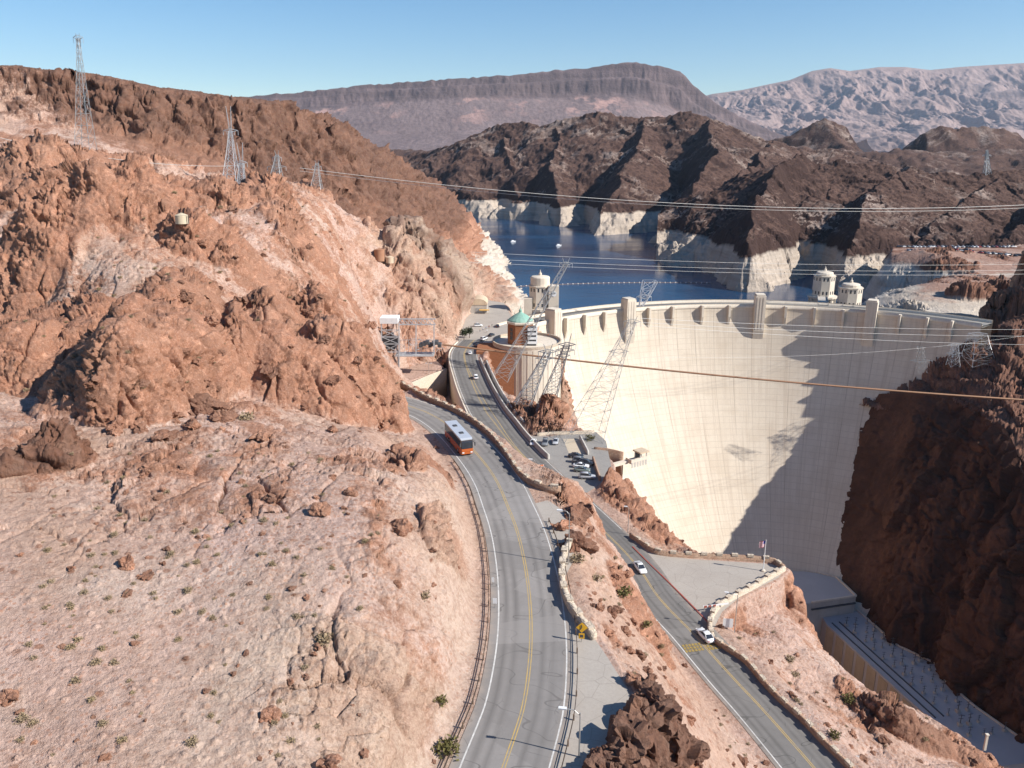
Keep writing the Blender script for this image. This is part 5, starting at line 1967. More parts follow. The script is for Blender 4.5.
# ------------------------------------------------------------------ lattice pylons
def pylon(base, top, w0, w1, n, label, arms=(), bar=.13, horns=0.0, mat=None, group='lattice power pylons', waist=None):
    """four legs, rings and crossed braces between a base and a (possibly leaning) top; arms: (fraction up, half length)"""
    base, top = Vector(base), Vector(top)
    mat = mat or M_STEEL
    o = empty('power_pylon', base)
    tag(o, label, 'pylon', group)
    ax = (top - base)
    ring_at = []
    for k in range(n + 1):
        t = k / n
        tt = 1 - (1 - t) ** 1.25
        w = (w0 + (w1 - w0) * tt) / 2
        if waist and t > waist[0]: w = waist[1] / 2 + (w1 / 2 - waist[1] / 2) * (t - waist[0]) / (1 - waist[0])
        c = ax * t
        ring_at.append([c + Vector((sx * w, sy * w, 0)) for sx, sy in ((-1, -1), (1, -1), (1, 1), (-1, 1))])
    for j in range(4):
        mb = MB()
        for k in range(n): mb.bar(ring_at[k][j], ring_at[k + 1][j], bar * 1.3)
        mb.build('leg', mat, o)
    mb = MB()
    for k in range(n):
        for j in range(4):
            a, b = ring_at[k], ring_at[k + 1]
            mb.bar(a[j], b[(j + 1) % 4], bar * .7).bar(a[(j + 1) % 4], b[j], bar * .7)
            mb.bar(b[j], b[(j + 1) % 4], bar * .8)
    mb.build('bracing', mat, o)
    for t, hl in arms:
        c = ax * t
        mb = MB()
        for sy in (-.6, .6):
            mb.bar(c + Vector((-hl, 0, .2)), c + Vector((0, sy, -.5)), bar).bar(c + Vector((hl, 0, .2)), c + Vector((0, sy, -.5)), bar)
            mb.bar(c + Vector((-hl, 0, .2)), c + Vector((0, sy, .9)), bar).bar(c + Vector((hl, 0, .2)), c + Vector((0, sy, .9)), bar)
        am = mb.build('crossarm', mat, o)
        mb = MB()
        for s in (-1, -.5, .5, 1): mb.bar(c + Vector((hl * s, 0, .1)), c + Vector((hl * s, 0, -1.6)), bar * .9)
        mb.build('insulator', M_STEEL_LIGHT, am)
    if horns:
        mb = MB()
        for s in (-1, 1): mb.bar(ax + Vector((s * w1 * .4, 0, 0)), ax + Vector((s * w1 * .8, 0, horns)), bar).bar(ax + Vector((0, 0, -1)), ax + Vector((s * w1 * .8, 0, horns)), bar * .7)
        mb.build('horn', mat, o)
    return o


# on the hillside
def pyl_px(px, r0, r1, Y, w0, w1, n, label, px1=None, **kw):
    b = PV(px, r0, Y=Y)
    z = gz(b.x, b.y)
    if z is not None and abs(z - b.z) < 12: b.z = z - .5
    pylon(b, PV(px1 or px, r1, Y=Y), w0, w1, n, label, **kw)


pyl_px(87, 158, 38, 283, 5.2, .8, 9, 'tall slender lattice pylon against the sky at the far left', px1=78, arms=((1.0, 1.6),), bar=.07, horns=1.4)
pyl_px(231, 186, 131, 338, 7.0, 1.2, 7, 'lattice pylon with two tall horns on the brown hillside', px1=230.5, arms=((1.0, 3.0),), bar=.11, horns=9.5, mat=M_STEEL_LIGHT)
pyl_px(241, 211, 163, 318, 5.4, 1.4, 8, 'lattice pylon just below the horned one on the hillside', px1=241.5, arms=((1.0, 2.2), (.6, 1.8), (.15, 2.4)), bar=.11, horns=7.5, mat=M_STEEL_LIGHT)
pyl_px(277, 194, 155, 372, 6.2, 1.2, 7, 'wide based pylon in front of the dark cliff, right of the horned one', arms=((.58, 4.2), (.9, 2.0)), bar=.11, horns=2.0)
pyl_px(317, 197, 163, 392, 5.2, 1.2, 6, 'faint pylon farthest right along the foot of the dark cliff', arms=((.85, 2.2),), bar=.09, horns=1.2)
# leaning over the gorge by the dam
pylon(P(582, 437, z=0), P(632, 322, Y=250), 12.0, 2.2, 11, 'big leaning pylon rising from the parking lot across the dam face', arms=((1.0, 2.8), (.74, 3.2)), bar=.06, horns=2, group='leaning pylons beside the dam')
pylon(P(641, 306, Y=252), P(650, 281, Y=256), 1.2, 4.2, 3, 'triangular steel pylon head standing beside the left crest tower', bar=.08, arms=((.35, 2.4),), mat=M_STEEL_LIGHT, group='leaning pylons beside the dam')
pylon(P(541, 421, z=-4), P(567, 345, Y=262), 7.0, 1.8, 9, 'leaning pylon whose head shows before the left end of the dam face', arms=((1.0, 3.0), (.93, 3.2), (.86, 2.4)), bar=.11, horns=4, group='leaning pylons beside the dam')
pylon(P(516, 418, z=-4), P(548, 352, Y=276), 7.5, 2.0, 8, 'leaning pylon in front of the round visitor terrace', arms=((1.0, 3.4), (.9, 3.4), (.8, 2.0)), bar=.12, horns=3, group='leaning pylons beside the dam')
pylon(P(499, 380, z=-3), P(566, 264, Y=322), 7.0, 1.8, 12, 'long leaning pylon reaching up past the clock tower', arms=((1.0, 2.6), (.75, 3.0)), bar=.10, horns=2.5, group='leaning pylons beside the dam')
pylon(PV(978, 364, Y=398), P(978, 334, Y=404), 13, 6.5, 5, 'broad lattice pylon on the far rim right of the dam', arms=((1.0, 5.0),), bar=.06, mat=M_STEEL_LIGHT, group='pylons on the far rim')
pylon(PV(921, 372, Y=400), P(921, 347, Y=400), 4.5, 2.6, 5, 'small pylon at the cliff edge below the dam end', arms=((.45, 6.0),), bar=.05, group='pylons on the far rim')
pylon(PV(953, 366, Y=402), P(955, 345, Y=404), 5, 2.5, 4, 'middle pylon of the cluster on the far rim, left of the broad one', arms=((1.0, 3.6), (.6, 4.5)), bar=.07, mat=M_STEEL_LIGHT, group='pylons on the far rim')
pylon(PV(1001, 362, Y=400), P(997, 344, Y=404), 7, 3.0, 4, 'slanting pylon of the far rim cluster, right of the broad one', arms=((1.0, 4.0), (.5, 5.0)), bar=.07, mat=M_STEEL_LIGHT, group='pylons on the far rim')
pylon(PV(1005, 395, Y=388), P(1003, 372, Y=392), 9, 4, 4, 'low splayed pylon on the sunlit slope at the right edge', arms=((1.0, 3.5),), bar=.12, group='pylons on the far rim')
pylon(PV(987, 176, Y=1030), P(987, 150, Y=1030), 8, 1.6, 5, 'tiny pylon on the ridge beyond the far parking lot', arms=((.8, 5.0),), bar=.3, group='pylons on the far rim')


# ------------------------------------------------------------------ cables
M_CABLE = plain('bright_cable', (.46, .45, .43), .6, .3, .3)
M_CABLE_BROWN = plain('brown_cable', (.30, .17, .10), .7, .2, .3)


def cable(a, b, sag, r, label, mat=M_CABLE, name='cable', n=26, group='power cables over the gorge', cat='cable'):
    a, b = Vector(a), Vector(b)
    pts = []
    for k in range(n + 1):
        t = k / n
        p = a.lerp(b, t); p.z -= sag * 4 * t * (1 - t)
        pts.append(p - a)
    mb = MB().tube([tuple(p) for p in pts], r, 5)
    o = mb.build(name, mat)
    o.location = a
    tag(o, label, cat, group)
    return o


cable(P(300, 168, Y=372), P(1060, 203, Y=470), 9, .12, 'thick pale cable pair, upper strand, crossing before the dark hills')
cable(P(300, 171, Y=373), P(1060, 206, Y=471), 9, .09, 'thick pale cable pair, lower strand, crossing before the dark hills')
for k, (r0, r1, lab) in enumerate([(252, 263, 'topmost of three level cables above the lake'), (258, 269, 'middle one of three level cables above the lake'), (262, 273, 'lowest of three level cables above the lake')]):
    cable(P(470, r0, Y=340), P(1070, r1, Y=450), 3, .06, lab)
for k, (r0, r1, lab) in enumerate([(318, 329, 'topmost of three thin cables crossing the shaded dam corner'), (322, 336, 'middle one of three thin cables crossing the shaded dam corner'), (325, 345, 'lowest of three thin cables crossing the shaded dam corner')]):
    cable(P(634, r0, Y=250), P(1060, r1, Y=395), 1.5, .06, lab)
cable(P(442.6, 344.5, Y=322), P(1060, 402, Y=300), 2.2, .40, 'heavy brown cableway rope running from the gantry across the dam', M_CABLE_BROWN, group=None)
cable(P(-20, 133, Y=275), P(231, 166, Y=336), 3, .08, 'thin cable strung along the left hillside to the horned pylon')
cable(P(241, 190, Y=318), P(-20, 262, Y=200), 4, .05, 'faint cable running down the left hillside from the lower pylon')
cable(P(548, 354, Y=276), P(1060, 330, Y=380), 6, .035, 'faint cable from the leaning pylon by the visitor terrace')
# ------------------------------------------------------------------ vehicles
def carpaint(name, c, rough=.25):
    t = NT(name, rough, .5)
    n = t.noise(t.pos(obj=True), 2.0, 4, .6)
    t.color(t.mix(t.maprange(n, .3, .7), tuple(x * .92 for x in c), c))
    t.b.inputs['Coat Weight'].default_value = .4
    return t.m


M_TYRE = plain('tyre_rubber', (.02, .02, .02), .9)
M_RIM = plain('alloy_rim', (.45, .45, .46), .35, .7)
M_LAMP = plain('lamp_glass', (.75, .75, .72), .15)
M_TAIL = plain('tail_lamp_red', (.35, .02, .02), .2)
PAINTS = {k: carpaint(k + '_car_paint', v) for k, v in dict(white=(.78, .78, .77), silver=(.45, .46, .48), dark=(.025, .027, .032), green=(.16, .19, .17), blue=(.03, .07, .30), grey=(.20, .21, .22), red=(.34, .03, .03)).items()}


def loft(sections, mat, name, parent, smooth=True):
    """sections along x: list of (x, [(y, z), ...]) with equal counts, capped at both ends"""
    bm = bmesh.new()
    rings = [[bm.verts.new((x, y, z)) for y, z in s] for x, s in sections]
    for a, b in zip(rings[:-1], rings[1:]):
        n = len(a)
        for i in range(n): bm.faces.new((a[i], a[(i + 1) % n], b[(i + 1) % n], b[i]))
    bm.faces.new(rings[0][::-1]); bm.faces.new(rings[-1])
    bmesh.ops.recalc_face_normals(bm, faces=bm.faces)
    me = bpy.data.meshes.new(name); bm.to_mesh(me); bm.free()
    if smooth:
        for p in me.polygons: p.use_smooth = True
    return link_mesh(name, me, mat, parent)


def body_ring(w, zb, zt, e=.10):
    """a rounded cross section"""
    return [(-w, zb + e), (-w + e, zb), (w - e, zb), (w, zb + e), (w, zt - e), (w - e * 1.4, zt), (-w + e * 1.4, zt), (-w, zt - e)]


def make_car(loc, heading, colour, label, group=None, kind='sedan', parts=True):
    o = empty('parked_car' if group and 'parked' in group else 'car', loc, heading)
    tag(o, label, 'car', group)
    m = PAINTS[colour]
    if kind == 'suv':
        S = [(-2.30, .78, .42, .92), (-2.20, .88, .32, 1.06), (-1.4, .92, .28, 1.08), (.6, .92, .28, 1.06), (1.7, .90, .30, 1.00), (2.2, .82, .34, .88), (2.34, .70, .42, .74)]
        G = [(-2.16, .76, 1.04, 1.10), (-1.95, .74, 1.04, 1.66), (-.4, .76, 1.04, 1.76), (.35, .74, 1.04, 1.72), (1.15, .72, 1.0, 1.08)]
        R = [(-1.85, .70, 1.64, 1.74), (-.4, .71, 1.74, 1.81), (.30, .66, 1.70, 1.76)]
    else:
        S = [(-2.35, .70, .44, .84), (-2.22, .84, .32, .96), (-1.4, .90, .24, .96), (.7, .90, .24, .92), (1.7, .86, .26, .84), (2.2, .78, .30, .72), (2.34, .62, .40, .60)]
        G = [(-1.75, .72, .93, .98), (-1.05, .66, .93, 1.36), (-.2, .66, .92, 1.43), (.3, .66, .92, 1.39), (1.15, .72, .90, .93)]
        R = [(-1.02, .60, 1.345, 1.40), (-.2, .62, 1.42, 1.47), (.26, .58, 1.38, 1.42)]
    loft([(x, body_ring(w, b, t, min(.12, (t - b) * .35))) for x, w, b, t in S], m, 'body', o)
    gl = loft([(x, [(-w - .06, b), (w + .06, b), (w * .93, t), (-w * .93, t)]) for x, w, b, t in G], M_GLASS, 'glasshouse', o, False)
    loft([(x, [(-w, b), (w, b), (w * .9, t), (-w * .9, t)]) for x, w, b, t in R], m, 'roof', o)
    if parts:
        pm = MB()
        for s in (-1, 1):
            (x0, w0, b0, t0), (x1, w1, b1, t1) = G[-1], G[-2]
            pm.bar((x0 - .1, s * (w0 + .03), b0), (x1, s * w1 * .95, t1), .045)
            (x0, w0, b0, t0), (x1, w1, b1, t1) = G[0], G[1]
            pm.bar((x0 + .1, s * (w0 + .03), b0), (x1, s * w1 * .95, t1), .06)
        pm.build('pillar', m, o)
        for x in (-1.38, 1.42):
            for s in (-1, 1):
                wl_ = MB().lathe([(.20, -.11), (.33, -.11), (.34, -.06), (.34, .06), (.33, .11), (.20, .11)], 16).build('wheel', M_TYRE, o)
                wl_.data.transform(Matrix.Translation((x, s * .80, .34)) @ Matrix.Rotation(math.pi / 2, 4, 'X'))
                rm = MB().lathe([(.19, -.115), (.19, .115)], 10).build('rim', M_RIM, wl_)
                rm.data.transform(Matrix.Translation((x, s * .805, .34)) @ Matrix.Rotation(math.pi / 2, 4, 'X'))
        for s in (-1, 1):
            MB().box(2.16, 2.30, s * .58 - .16, s * .58 + .16, .56, .72).build('headlight', M_LAMP, o)
            MB().box(-2.36, -2.24, s * .60 - .16, s * .60 + .16, .66, .84).build('tail_light', M_TAIL, o)
    return o


def road_heading(c, y, back=False):
    i = int(np.argmin(np.abs(c[:, 1] - y)))
    a, b = c[max(0, i - 2)], c[min(len(c) - 1, i + 2)]
    h = math.atan2(b[1] - a[1], b[0] - a[0])
    return h + (math.pi if back else 0)


def on(px, py, z): return PV(px, py, z=z) + Vector((0, 0, .065))


# lower_c and upper_c run towards the camera
p = on(705, 638, 0); make_car(p, road_heading(lower_c, p.y, True), 'white', 'white sedan driving away on the lower road beside the terrace')
p = on(640, 570, 0); make_car(p, road_heading(lower_c, p.y), 'white', 'white car half hidden by rock on the lower road')
p = on(475.5, 378.5, 0); make_car(p, road_heading(lower_c, p.y, True), 'white', 'white car in the middle of the dam road, below the brown cable', kind='suv')
p = on(470, 354, 0); make_car(p, road_heading(lower_c, p.y, True), 'white', 'white car at the top bend of the dam road')
p = on(491.5, 336, 0); make_car(p, rad(62), 'dark', 'black car on the road beside the rotunda')
p = on(484, 340, 0); make_car(p, rad(58), 'white', 'white car behind the black one beside the rotunda', kind='suv')
p = on(478, 346.5, 0); make_car(p, rad(58), 'dark', 'dark car in shade beside the visitor terrace wing')
p = on(497.5, 327, 0); make_car(p, rad(95), 'dark', 'dark car in front of the curved road by the plaza')
p = on(478, 326.5, 0); make_car(p, rad(5), 'white', 'white van parked in front of the vaulted hall', kind='suv')
G1 = 'cars parked in the small lot'
for px, py, c, k, lab in [(533, 444, 'white', 'sedan', 'white car at the left end of the back row in the small lot'), (545, 444.5, 'grey', 'suv', 'grey pickup between two pale cars in the back row of the small lot'), (555.5, 443, 'silver', 'sedan', 'silver car at the right end of the back row in the small lot')]:
    make_car(on(px, py, 0), rad(-97), c, lab, G1, k)
for px, py, c, k, lab in [(576, 457.5, 'dark', 'sedan', 'black car farthest back in the row of six'), (580, 462.5, 'grey', 'suv', 'dark grey car second from the back in the row of six'), (581, 467.5, 'white', 'sedan', 'white car in the middle of the row of six'),
                          (582, 471.5, 'green', 'sedan', 'grey green car just in front of the white one in the row'), (586, 465, 'dark', 'suv', 'black car half hidden beside the white one in the row'), (587, 478.5, 'silver', 'suv', 'silver estate car nearest in the row of six')]:
    make_car(on(px, py, 0), rad(-8), c, lab, G1, k)
make_car(on(567, 488, 0), rad(-20), 'blue', 'bright blue car behind the tall boulder', G1)

# the far lot beyond the dam
rng = random.Random(11)
far_body = {}
def far_car(x, y, z, h, colour, label, group):
    if colour not in far_body:
        root = empty('parked_car', (x, y, z), h)
        S = [(-2.35, .80, .3, .9), (-1.6, .9, .25, .95), (1.6, .88, .25, .88), (2.3, .72, .35, .7)]
        G = [(-1.9, .75, .92, .98), (-1.2, .70, .92, 1.5), (.2, .70, .9, 1.52), (1.1, .75, .88, .92)]
        loft([(a, body_ring(w, b, t)) for a, w, b, t in S], PAINTS[colour], 'body', root)
        loft([(a, [(-w, b), (w, b), (w * .9, t), (-w * .9, t)]) for a, w, b, t in G], M_GLASS, 'glasshouse', root, False)
        loft([(-1.15, [(-.62, 1.45), (.62, 1.45), (.55, 1.56), (-.55, 1.56)]), (.18, [(-.62, 1.47), (.62, 1.47), (.55, 1.58), (-.55, 1.58)])], PAINTS[colour], 'roof', root, False)
        far_body[colour] = root
    else:
        src = far_body[colour]
        root = src.copy(); COL.objects.link(root); root.location = (x, y, z); root.rotation_euler.z = h
        for ch in src.children:
            e = ch.copy(); COL.objects.link(e); e.parent = root
    root.scale = (1.25, 1.25, 1.25)
    tag(root, label, 'car', group)


for row, Y, xs in [(246.5, 742, (896, 1012, 3.1)), (258, 690, (948, 968, 2.6)), (259.5, 688, (976, 1024, 3.0)), (252, 716, (905, 918, 3.4))]:
    x = xs[0]
    while x < xs[1]:
        x += xs[2] * rng.uniform(.7, 1.7)
        c = rng.choice(['white', 'white', 'silver', 'dark', 'grey', 'red'] if rng.random() < .8 else ['white', 'dark'])
        q = PV(x, row, Y=Y)
        z = gz(q.x, q.y, [FARBANK])
        if z is None: continue
        c2 = {'grey': 'dark'}.get(c, c)
        far_car(q.x, q.y, z + .1, rng.uniform(-.2, .2) + (math.pi / 2 if rng.random() < .6 else 0), c2, 'tiny ' + {'dark': 'black'}.get(c2, c2) + ' car among those parked in the distant lot beyond the dam', 'distant parked ' + {'dark': 'black'}.get(c2, c2) + ' cars')


def bus():
    q = on(466.5, 455, ZU)
    i = int(np.argmin(np.hypot(upper_c[:, 0] - q.x, upper_c[:, 1] - q.y)))
    front, back = Vector(offset_line(upper_c, 2.1)[i + 1]), Vector(offset_line(upper_c, 2.0)[i - 11])
    h = math.atan2(front.y - back.y, front.x - back.x)
    c = (front + back) / 2
    o = empty('coach_bus', (c.x, c.y, ZU + .065), h)
    tag(o, 'orange and black coach with a silver roof coming round the bend', 'bus')
    M_OR = carpaint('coach_orange', (.50, .115, .025)); M_BK = carpaint('coach_black', (.06, .045, .04)); M_SR = carpaint('coach_silver', (.46, .48, .52), .4)
    L, W = 6.1, 1.27
    R = lambda w, a, b: [(-w, a), (w, a), (w, b), (-w, b)]
    loft([(-L, R(W - .1, .4, 1.65)), (-L + .15, R(W, .35, 1.65)), (L - .35, R(W, .35, 1.65)), (L - .02, R(W - .14, .42, 1.5))], M_OR, 'lower_body', o, False)
    loft([(-L + .02, R(W - .06, 1.653, 3.1)), (-L + .2, R(W - .01, 1.653, 3.2)), (L - .5, R(W - .01, 1.653, 3.2)), (L - .12, R(W - .10, 1.653, 3.0))], M_BK, 'window_band', o, False)
    loft([(-L + .02, R(W - .06, 3.203, 3.42)), (-L + .3, R(W - .02, 3.203, 3.52)), (L - .8, R(W - .02, 3.203, 3.52)), (L - .35, R(W - .12, 3.203, 3.36))], M_SR, 'roof', o, False)
    for x in (-2.4, 2.2): MB().box(x - .55, x + .55, -.4, .4, 3.525, 3.62).build('roof_hatch', M_STEEL_DARK, o)
    loft([(L - .13, R(W - .13, 1.5, 3.05)), (L + .02, R(W - .18, 1.55, 2.9))], M_GLASS, 'windscreen', o, False)
    MB().box(L - .03, L + .03, -W + .2, W - .2, .98, 1.35).build('front_panel', M_OR, o)
    for s in (-1, 1):
        MB().box(L - .04, L + .06, s * .85 - .2, s * .85 + .2, .65, .88).build('headlight', M_LAMP, o)
        MB().bar((L - .1, s * (W - .05), 2.9), (L + .25, s * (W + .22), 2.75), .05).box(L + .15, L + .35, s * (W + .22) - .12, s * (W + .22) + .12, 2.1, 2.75).build('mirror', M_STEEL_DARK, o)
        MB().box(-L + .5, L - .9, s * (W - .008) - .012, s * (W - .008) + .012, 1.95, 2.95).build('side_window', M_GLASS, o)
        for x in (-3.6, -2.5, 3.7):
            wh = MB().lathe([(.3, -.15), (.5, -.15), (.52, -.08), (.52, .08), (.5, .15), (.3, .15)], 18).build('wheel', M_TYRE, o)
            wh.data.transform(Matrix.Translation((x, s * (W - .12), .52)) @ Matrix.Rotation(math.pi / 2, 4, 'X'))
            MB().lathe([(.28, -.16), (.28, .16)], 12).build('rim', M_RIM, wh).data.transform(Matrix.Translation((x, s * (W - .12), .52)) @ Matrix.Rotation(math.pi / 2, 4, 'X'))


bus()

# ------------------------------------------------------------------ lamps, signs, flag
def lamp(base, h, arm, label, group='street lamps along the roads', two=False):
    """a tapered pole with a curved arm and a flat head; arm is the sideways reach"""
    o = empty('street_lamp', base)
    tag(o, label, 'street lamp', group)
    MB().bar((0, 0, -1.0), (0, 0, h), .10, .06, 8).build('pole', M_GALV, o)
    for s in ((1, -1) if two else (1,)):
        a = Vector(arm) * s
        pts = [Vector((0, 0, h - .3)), Vector((0, 0, h)) + a * .3 + Vector((0, 0, .25)), Vector((0, 0, h)) + a * .75 + Vector((0, 0, .32))]
        MB().tube([tuple(q) for q in pts], .05, 6).build('arm', M_GALV, o)
        e = pts[-1]; d = a.normalized(); n = Vector((-d.y, d.x, 0)) * .17
        f = lambda z, k=1: [tuple(e - d * .1 - n * k + Vector((0, 0, z))), tuple(e - d * .1 + n * k + Vector((0, 0, z))), tuple(e + d * .7 + n * k + Vector((0, 0, z))), tuple(e + d * .7 - n * k + Vector((0, 0, z)))]
        MB().quad_solid(f(-.08, .8), f(.10)).build('lamp_head', M_WHITE, o)
    return o


def lamp_px(pxb, rb, zb, rt, arm, label, **kw):
    b = PV(pxb, rb, z=zb)
    t = PV(pxb, rt, Y=b.y)
    lamp(b, t.z - b.z, arm, label, **kw)


lamp_px(568.5, 562, ZU + .4, 513, (-1.5, .2, 0), 'tall street lamp by the boulder at the end of the curved wall')
lamp_px(579, 757, ZU, 713, (-1.9, .3, 0), 'street lamp on the wide pavement nearest the camera')
lamp_px(734, 637, -1.5, 595, (-2.3, .4, 0), 'street lamp outside the curved terrace wall')
lamp_px(535, 484, ZU - 9, 461, (-.9, .1, 0), 'slim lamp between the upper wall and the small lot')
lamp_px(429.5, 397, -12, 364, (-.9, .1, 0), 'twin headed lamp in the gully below the gantry', two=True)
lamp_px(628, 529, 1.5, 508, (-.6, .1, 0), 'short lamp on the rocky spur before the dam face')


def sign(px, row, z, h, w, hh, mat, label, diamond=False, face=(-.1, -1, 0), extra=None, name='road_sign'):
    b = PV(px, row, z=z)
    o = empty(name, b, math.atan2(face[0], -face[1]))
    tag(o, label, 'sign')
    MB().bar((0, 0, -.4), (0, 0, h), .05).build('post', M_GALV, o)
    if diamond:
        s = w * .7071
        MB().quad_solid([(0, -.06, h - 2 * s), (s, -.06, h - s), (0, -.06, h), (-s, -.06, h - s)], [(0, -.09, h - 2 * s), (s, -.09, h - s), (0, -.09, h), (-s, -.09, h - s)]).build('panel', mat, o)
        ar = MB().bar((-.25, -.1, h - s - .35), (0, -.1, h - s + .05), .07).bar((0, -.1, h - s + .05), (-.05, -.1, h - s + .4), .07)
        ar.build('arrow', M_STEEL_DARK, o)
        MB().box(-.36, .36, -.09, -.06, h - 2 * s - .85, h - 2 * s - .1).build('plaque', mat, o)
        MB().box(-.2, .2, -.105, -.092, h - 2 * s - .65, h - 2 * s - .3).build('plaque_figure', M_STEEL_DARK, o)
    else:
        MB().box(-w / 2, w / 2, -.09, -.06, h - hh, h).build('panel', mat, o)
    return o


M_SIGN_Y = plain('sign_yellow', (.72, .38, .02), .5, vary=.05)
sign(581.5, 640, ZU + .3, 2.5, 1.0, 1.0, M_SIGN_Y, 'yellow diamond warning sign with a plaque at the end of the curved wall', True)
sign(727, 634, -1.2, 3.4, 1.9, 1.9, M_WHITE, 'square white sign board below the terrace wall')
sign(854, 766, -3, 2.0, 1.1, 1.3, M_WHITE, 'small white sign beside the lower road, near the big boulder')
sign(814, 720, -3, 1.9, .7, .9, plain('pale_blue_sign', (.45, .58, .72), .5), 'small pale blue and white sign on the right slope')
sign(495, 608, ZU, 1.5, .55, .8, M_WHITE, 'small white marker sign at the hill side guard rail, level with the curved wall')
sign(493, 585, ZU, 1.2, .35, .7, M_WHITE, 'narrow white marker post by the hill side guard rail')
q = PV(985.5, 744, z=-15)
o = empty('marker_pillar', q); tag(o, 'white pillar at the edge of the bottom right rocks', 'pillar')
o.scale = (.6, .6, .85)
MB().box(-.35, .35, -.35, .35, -1.5, 2.3, .03).build('shaft', M_CONC, o); MB().box(-.45, .45, -.45, .45, 2.303, 2.5).build('cap', M_CONC, o)

# striped barrier at the terrace entrance
q = PV(711, 611, z=0)
o = empty('road_barrier', q, rad(12)); tag(o, 'red and white barrier board at the terrace entrance', 'barrier')
for x in (-1.5, 1.5): MB().box(x - .06, x + .06, -.06, .06, 0, 1.5).build('leg', M_GALV, o)
MB().box(-1.8, 3.6, -.10, -.062, 1.1, 1.5).build('board', M_WHITE, o)
mb = MB()
for x in (-1.6, -.7, .3): mb.box(x, x + .62, -.125, -.103, .95, 1.45)
mb.build('red_panel', M_RED_PAINT, o)
q = PV(541, 468, z=0)
o = empty('traffic_barricade', q, rad(20)); tag(o, 'small orange barricade in the parking lot', 'barricade')
MB().box(-.9, .9, -.05, .05, .55, .95).build('board', plain('barricade_orange', (.60, .16, .05), .6), o)
for x in (-.7, .7): MB().bar((x, -.35, 0), (x, 0, 1.0), .05).bar((x, .35, 0), (x, 0, 1.0), .05).build('leg', M_WHITE, o)


def flag():
    b = PV(763, 571, z=0)
    t = PV(764.6, 539.5, Y=b.y)
    h = t.z - b.z
    o = empty('flagpole', b); tag(o, 'white flagpole with a small flag on the terrace corner', 'flagpole')
    MB().bar((0, 0, 0), (0, 0, h), .11, .06, 8).build('pole', M_WHITE, o)
    MB().lathe([(.5, 0), (.5, .25), (.3, .4)], 12).build('plinth', M_CONC, o)
    n, m = 10, 13
    W, H = 1.35, 1.5
    fx = lambda i, j: (-W * i / n, .12 * math.sin(i * .9) , h - .25 - H * j / m - .35 * (i / n) ** 1.3)
    reds, whites, blue = MB(), MB(), MB()
    for j in range(m):
        for i in range(n):
            if i < 4 and j < 7: t_ = blue
            else: t_ = reds if j % 2 == 0 else whites
            t_.face([fx(i, j), fx(i + 1, j), fx(i + 1, j + 1), fx(i, j + 1)])
    fl = reds.build('flag', plain('flag_red', (.45, .03, .05), .8), o)
    whites.build('white_stripe', plain('flag_white', (.75, .75, .75), .8), fl)
    blue.build('canton', plain('flag_blue', (.03, .05, .22), .8), fl)


flag()

# ------------------------------------------------------------------ boats and the floating boom
for px, row, lab in [(513, 242, 'left one of two tiny white boats on the lake'), (558.5, 246, 'right one of two tiny white boats on the lake')]:
    q = PV(px, row, z=-38)
    o = empty('boat', q, rad(20)); tag(o, lab, 'boat')
    loft([(-3.6, [(-1.2, .0), (1.2, .0), (1.3, 1.2), (-1.3, 1.2)]), (1.2, [(-1.2, .0), (1.2, .0), (1.45, 1.3), (-1.45, 1.3)]), (4.4, [(-.1, .5), (.1, .5), (.2, 1.6), (-.2, 1.6)])], M_WHITE, 'hull', o, False)
    loft([(-2.2, [(-.95, 1.25), (.95, 1.25), (.8, 2.7), (-.8, 2.7)]), (1.4, [(-.95, 1.3), (.95, 1.3), (.7, 2.5), (-.7, 2.5)])], M_WHITE, 'cabin', o, False)
    MB().box(1.0, 1.5, -.7, .7, 1.8, 2.45).build('windscreen', M_GLASS, o)
a, b = PV(505, 287, z=-37.8), PV(712, 283, z=-37.8)
o = empty('floating_boom', a); tag(o, 'line of floats strung across the lake behind the dam', 'floating boom')
pts = [a.lerp(b, k / 40) - a + Vector((0, 12 * math.sin(math.pi * k / 40), 0)) for k in range(41)]
MB().tube([tuple(q) for q in pts], .25, 5).build('rope', plain('boom_rope', (.34, .22, .16), .8), o)
for k in range(1, 40):
    MB().lathe([(.3, -.4), (.75, 0), (.75, .3), (.3, .7)], 8, cx=pts[k].x, cy=pts[k].y).build('float', plain('float_white', (.7, .6, .52), .7) if k == 1 else bpy.data.materials['float_white'], o)

